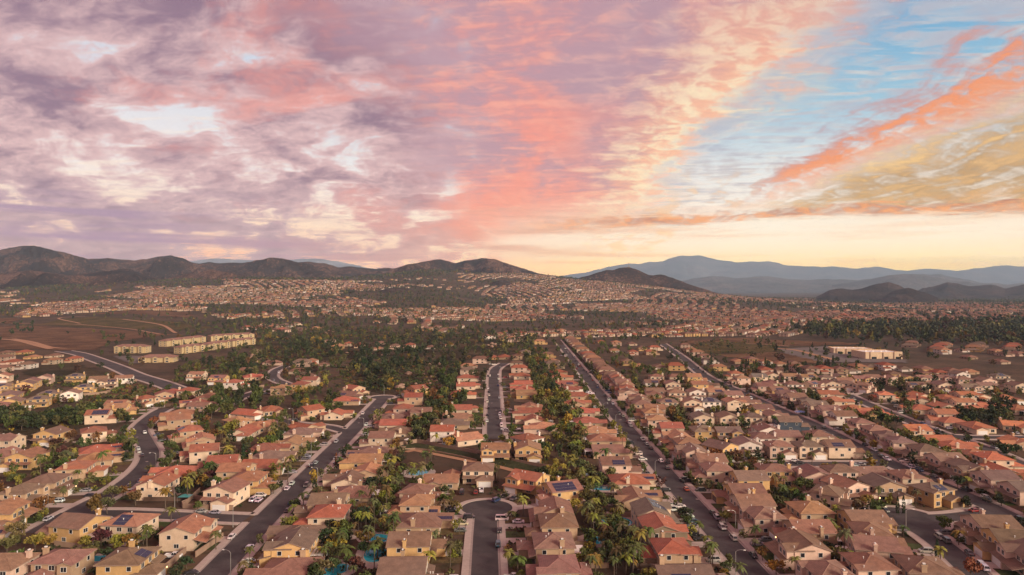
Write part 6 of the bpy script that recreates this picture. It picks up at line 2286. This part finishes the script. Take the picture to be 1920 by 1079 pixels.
cand = []
x, y = spread(80000, 640, 5600)
z = ground_z(x, y)
u, v = CX + x / y * FPX, CY + (CAM_H - z) / y * FPX
dens = fbm(x / 260, y / 260, 4, 60)
p_ = np.clip((dens - 0.36) * 3.2, 0.24, 1.0) * 0.85
for pl_, pv in zip(EXCL, (0.015, 0.5, 0.5, 0.03, 0.9, 0.5, 1.0)):
    ins = inpoly(u, v, pl_)
    p_ = np.where(ins, pv * (0.4 + 1.2 * (dens > .5)), p_)
p_ = np.where((v > 640) & (u > 1000) & ~inpoly(u, v, EXCL[4]), 0.10, p_)
p_ = np.where((v > 660) & (u < 1000) & ~inpoly(u, v, EXCL[2]), 0.06, p_)
p_ = np.where((v > 600) & (v < 660) & (u > 480) & (u < 660), 0.8, p_)
k = rf.random(len(x)) < p_
cand.append(np.stack([x[k], y[k]], 1))
x, y = spread(26000, 1000, 2500)                       # the eucalyptus belt and the dark wood lines
u, v = CX + x / y * FPX, CY + CAM_H / y * FPX
k = inpoly(u, v, [(1480, 618), (1560, 612), (2000, 600), (2000, 652), (1760, 652), (1660, 640), (1540, 638)]) & (rf.random(len(x)) < .26 * (0.5 + fbm(x / 90, y / 90, 3, 5)))
k |= inpoly(u, v, [(230, 600), (480, 600), (490, 640), (420, 632), (300, 622)]) & (rf.random(len(x)) < .12)
k |= inpoly(u, v, [(1760, 690), (2000, 720), (2000, 652), (1800, 655)]) & (rf.random(len(x)) < .5)
cand.append(np.stack([x[k], y[k]], 1))
cand = np.concatenate(cand)
cand = cand[np.array([road_gap(*q) > 2 for q in cand])]
g2 = defaultdict(list)
for i, (qx_, qy_) in enumerate(zip(fx, fy)):
    g2[(int(qx_ // 12), int(qy_ // 12))].append((qx_, qy_))
ok = []
for (qx_, qy_) in cand:
    kx, ky = int(qx_ // 12), int(qy_ // 12)
    ok.append(all(math.hypot(a - qx_, b_ - qy_) > (9 if qy_ < 1300 else 6.5) for i in (-1, 0, 1) for j in (-1, 0, 1) for a, b_ in g2.get((kx + i, ky + j), ())) and (qy_ > 1100 or not in_house(qx_, qy_, 1.0)))
cand = cand[np.array(ok)]
tx, ty = np.r_[tx, cand[:, 0]], np.r_[ty, cand[:, 1]]
ts = np.r_[ts, rf.uniform(0.8, 1.55, len(cand)) * np.where(inpoly(CX + cand[:, 0] / cand[:, 1] * FPX, CY + CAM_H / cand[:, 1] * FPX, EXCL[4]), 1.7, 1.0)]
ci = rf.choice(7, len(cand), p=np.array([4.5, 3, 3, .7, .8, .35, .3]) / 12.65)
tcn = np.r_[tcn, np.array([FC[c] for c in FCL])[ci] * 0.7 + np.array([0.034, 0.030, 0.017]) * 0.5]
tz = ground_z(tx, ty)
V_, Q_, C_ = [], [], []
off = 0
LOD = ((0, 900, 90, .75), (900, 1600, 44, 1.0), (1600, 2800, 18, 1.5), (2800, 9000, 9, 2.1))
for (y0, y1, nq, sz) in LOD:
    idx = np.nonzero((ty >= y0) & (ty < y1))[0]
    tpl = []
    for s_ in range(4):
        rs = np.random.default_rng(300 + s_)
        tpl.append(leaf_quads(crown_points(rs, nq, 2.9, 2.7 + .5 * s_, 3.3 + .5 * s_, max(5, nq // 6), .36), sz, rs))
    for s_ in range(4):
        ix = idx[idx % 4 == s_]
        if not len(ix):
            continue
        v, q = tpl[s_]
        rz = rf.uniform(0, 6.28, len(ix))
        ca, sa = np.cos(rz)[:, None], np.sin(rz)[:, None]
        sc_ = ts[ix][:, None]
        sh = rf.uniform(.8, 1.25, (len(ix), 1))
        X_ = tx[ix][:, None] + (v[None, :, 0] * ca - v[None, :, 1] * sa) * sc_
        Y_ = ty[ix][:, None] + (v[None, :, 0] * sa + v[None, :, 1] * ca) * sc_
        Z_ = tz[ix][:, None] - .3 + v[None, :, 2] * sc_ * sh
        V_.append(np.stack([X_, Y_, Z_], -1).reshape(-1, 3))
        C_.append(np.broadcast_to((tcn[ix] * rf.uniform(.75, 1.25, (len(ix), 1)))[:, None, :], (len(ix), len(v), 3)).reshape(-1, 3))
        Q_.append((q[None] + (np.arange(len(ix)) * len(v))[:, None, None] + off).reshape(-1, 4))
        off += len(ix) * len(v)
link('distant_trees', np_mesh('distant_trees', np.concatenate(V_), np.concatenate(Q_), [M['leaf_mass']], False, np.concatenate(C_)), None, 'stuff')
n_mass = len(tx)

# low shrubs through the gardens and on the slopes
sx_, sy_ = [], []
for a in HOUSES:
    n_ = 26 if a['y'] < 450 else 12
    f = a['front']; sd_ = np.array([-f[1], f[0]])
    for _ in range(n_):
        q = np.array([a['x'], a['y']]) + f * rf.uniform(-19, 17) + sd_ * rf.uniform(-9.5, 9.5)
        sx_.append(q[0]); sy_.append(q[1])
for poly, n_ in (([(0, 812), (250, 770), (330, 745), (60, 775)], 500), ([(640, 735), (860, 740), (900, 690), (640, 660)], 900), ([(60, 705), (230, 712), (290, 745), (150, 770)], 350), ([(330, 735), (640, 735), (640, 640), (330, 690)], 900), ([(1440, 1000), (1440, 930), (1300, 800), (1260, 800)], 200), ([(480, 640), (1000, 660), (1000, 625), (480, 605)], 1200), ([(1270, 640), (1290, 670), (1480, 665), (1480, 640)], 200)):
    g = [np.array(gpt(*p)) for p in poly]
    for _ in range(n_):
        s_, t_ = rf.random(), rf.random()
        q = (g[0] * (1 - s_) + g[1] * s_) * (1 - t_) + (g[3] * (1 - s_) + g[2] * s_) * t_
        sx_.append(q[0]); sy_.append(q[1])
sx_, sy_ = np.array(sx_), np.array(sy_)
k = np.array([road_gap(a, b_) > 3.2 and not in_house(a, b_, .3) and not any(abs(a - c[0]) < 2.2 and abs(b_ - c[1]) < 2.6 for c in used) for a, b_ in zip(sx_, sy_)])
sx_, sy_ = sx_[k], sy_[k]
sz_ = ground_z(sx_, sy_)
rs = np.random.default_rng(9)
V_, Q_, C_ = [], [], []
off = 0
for s_ in range(4):
    v, q = leaf_quads(crown_points(rs, 26, .9, .65, .55, 5, .4), .34, rs)
    ix = np.arange(len(sx_))[np.arange(len(sx_)) % 4 == s_]
    sc_ = (rf.uniform(.5, 1.6, len(ix)) * (1 + 0.5 * (sy_[ix] > 500)))[:, None]
    V_.append(np.stack([sx_[ix][:, None] + v[None, :, 0] * sc_, sy_[ix][:, None] + v[None, :, 1] * sc_, sz_[ix][:, None] + v[None, :, 2] * sc_], -1).reshape(-1, 3))
    cc = np.array([FC[c] for c in FCL])[rf.choice(7, len(ix), p=np.array([4, 3, 4, .8, 1.2, .4, .8]) / 14.2)] * rf.uniform(.8, 1.25, (len(ix), 1))
    C_.append(np.broadcast_to(cc[:, None, :], (len(ix), len(v), 3)).reshape(-1, 3))
    Q_.append((q[None] + (np.arange(len(ix)) * len(v))[:, None, None] + off).reshape(-1, 4))
    off += len(ix) * len(v)
link('garden_shrubs', np_mesh('garden_shrubs', np.concatenate(V_), np.concatenate(Q_), [M['leaf_mass']], False, np.concatenate(C_)), None, 'stuff')

# ------------------------------------------------------------------ wording: each label singles out one thing
by = defaultdict(list)
for q in LABELS:
    by[q[1]].append(q)
for stem, lst in by.items():
    lst.sort(key=lambda q: q[2])
    n_ = len(lst)
    for i, q in enumerate(lst):
        if n_ == 1:
            lab = stem
        elif n_ == 2:
            lab = ('left of two: ' if i == 0 else 'right of two: ') + stem
        else:
            lab = ('leftmost: ' if i == 0 else 'rightmost: ' if i == n_ - 1 else ordinal(i) + ' from left: ') + stem
        w_ = lab.split()
        if len(w_) > 16:
            lab = ' '.join(x_ for x_ in w_ if x_ not in ('the', 'house,', 'mid-sized'))
        tag(q[0], lab, q[3], q[4])
print('TRIS', sum(len(m_.loops) - 2 * len(m_.polygons) for m_ in {o_.data for o_ in scene.objects if o_.type == 'MESH'}))
print('TOWN houses', len(HOUSES), 'far', n_far, 'trees', dict(cnt), 'mass trees', n_mass, 'cars', CAR_N, 'solar', n_solar, 'shrubs', len(sx_), 'boulders', nb_)
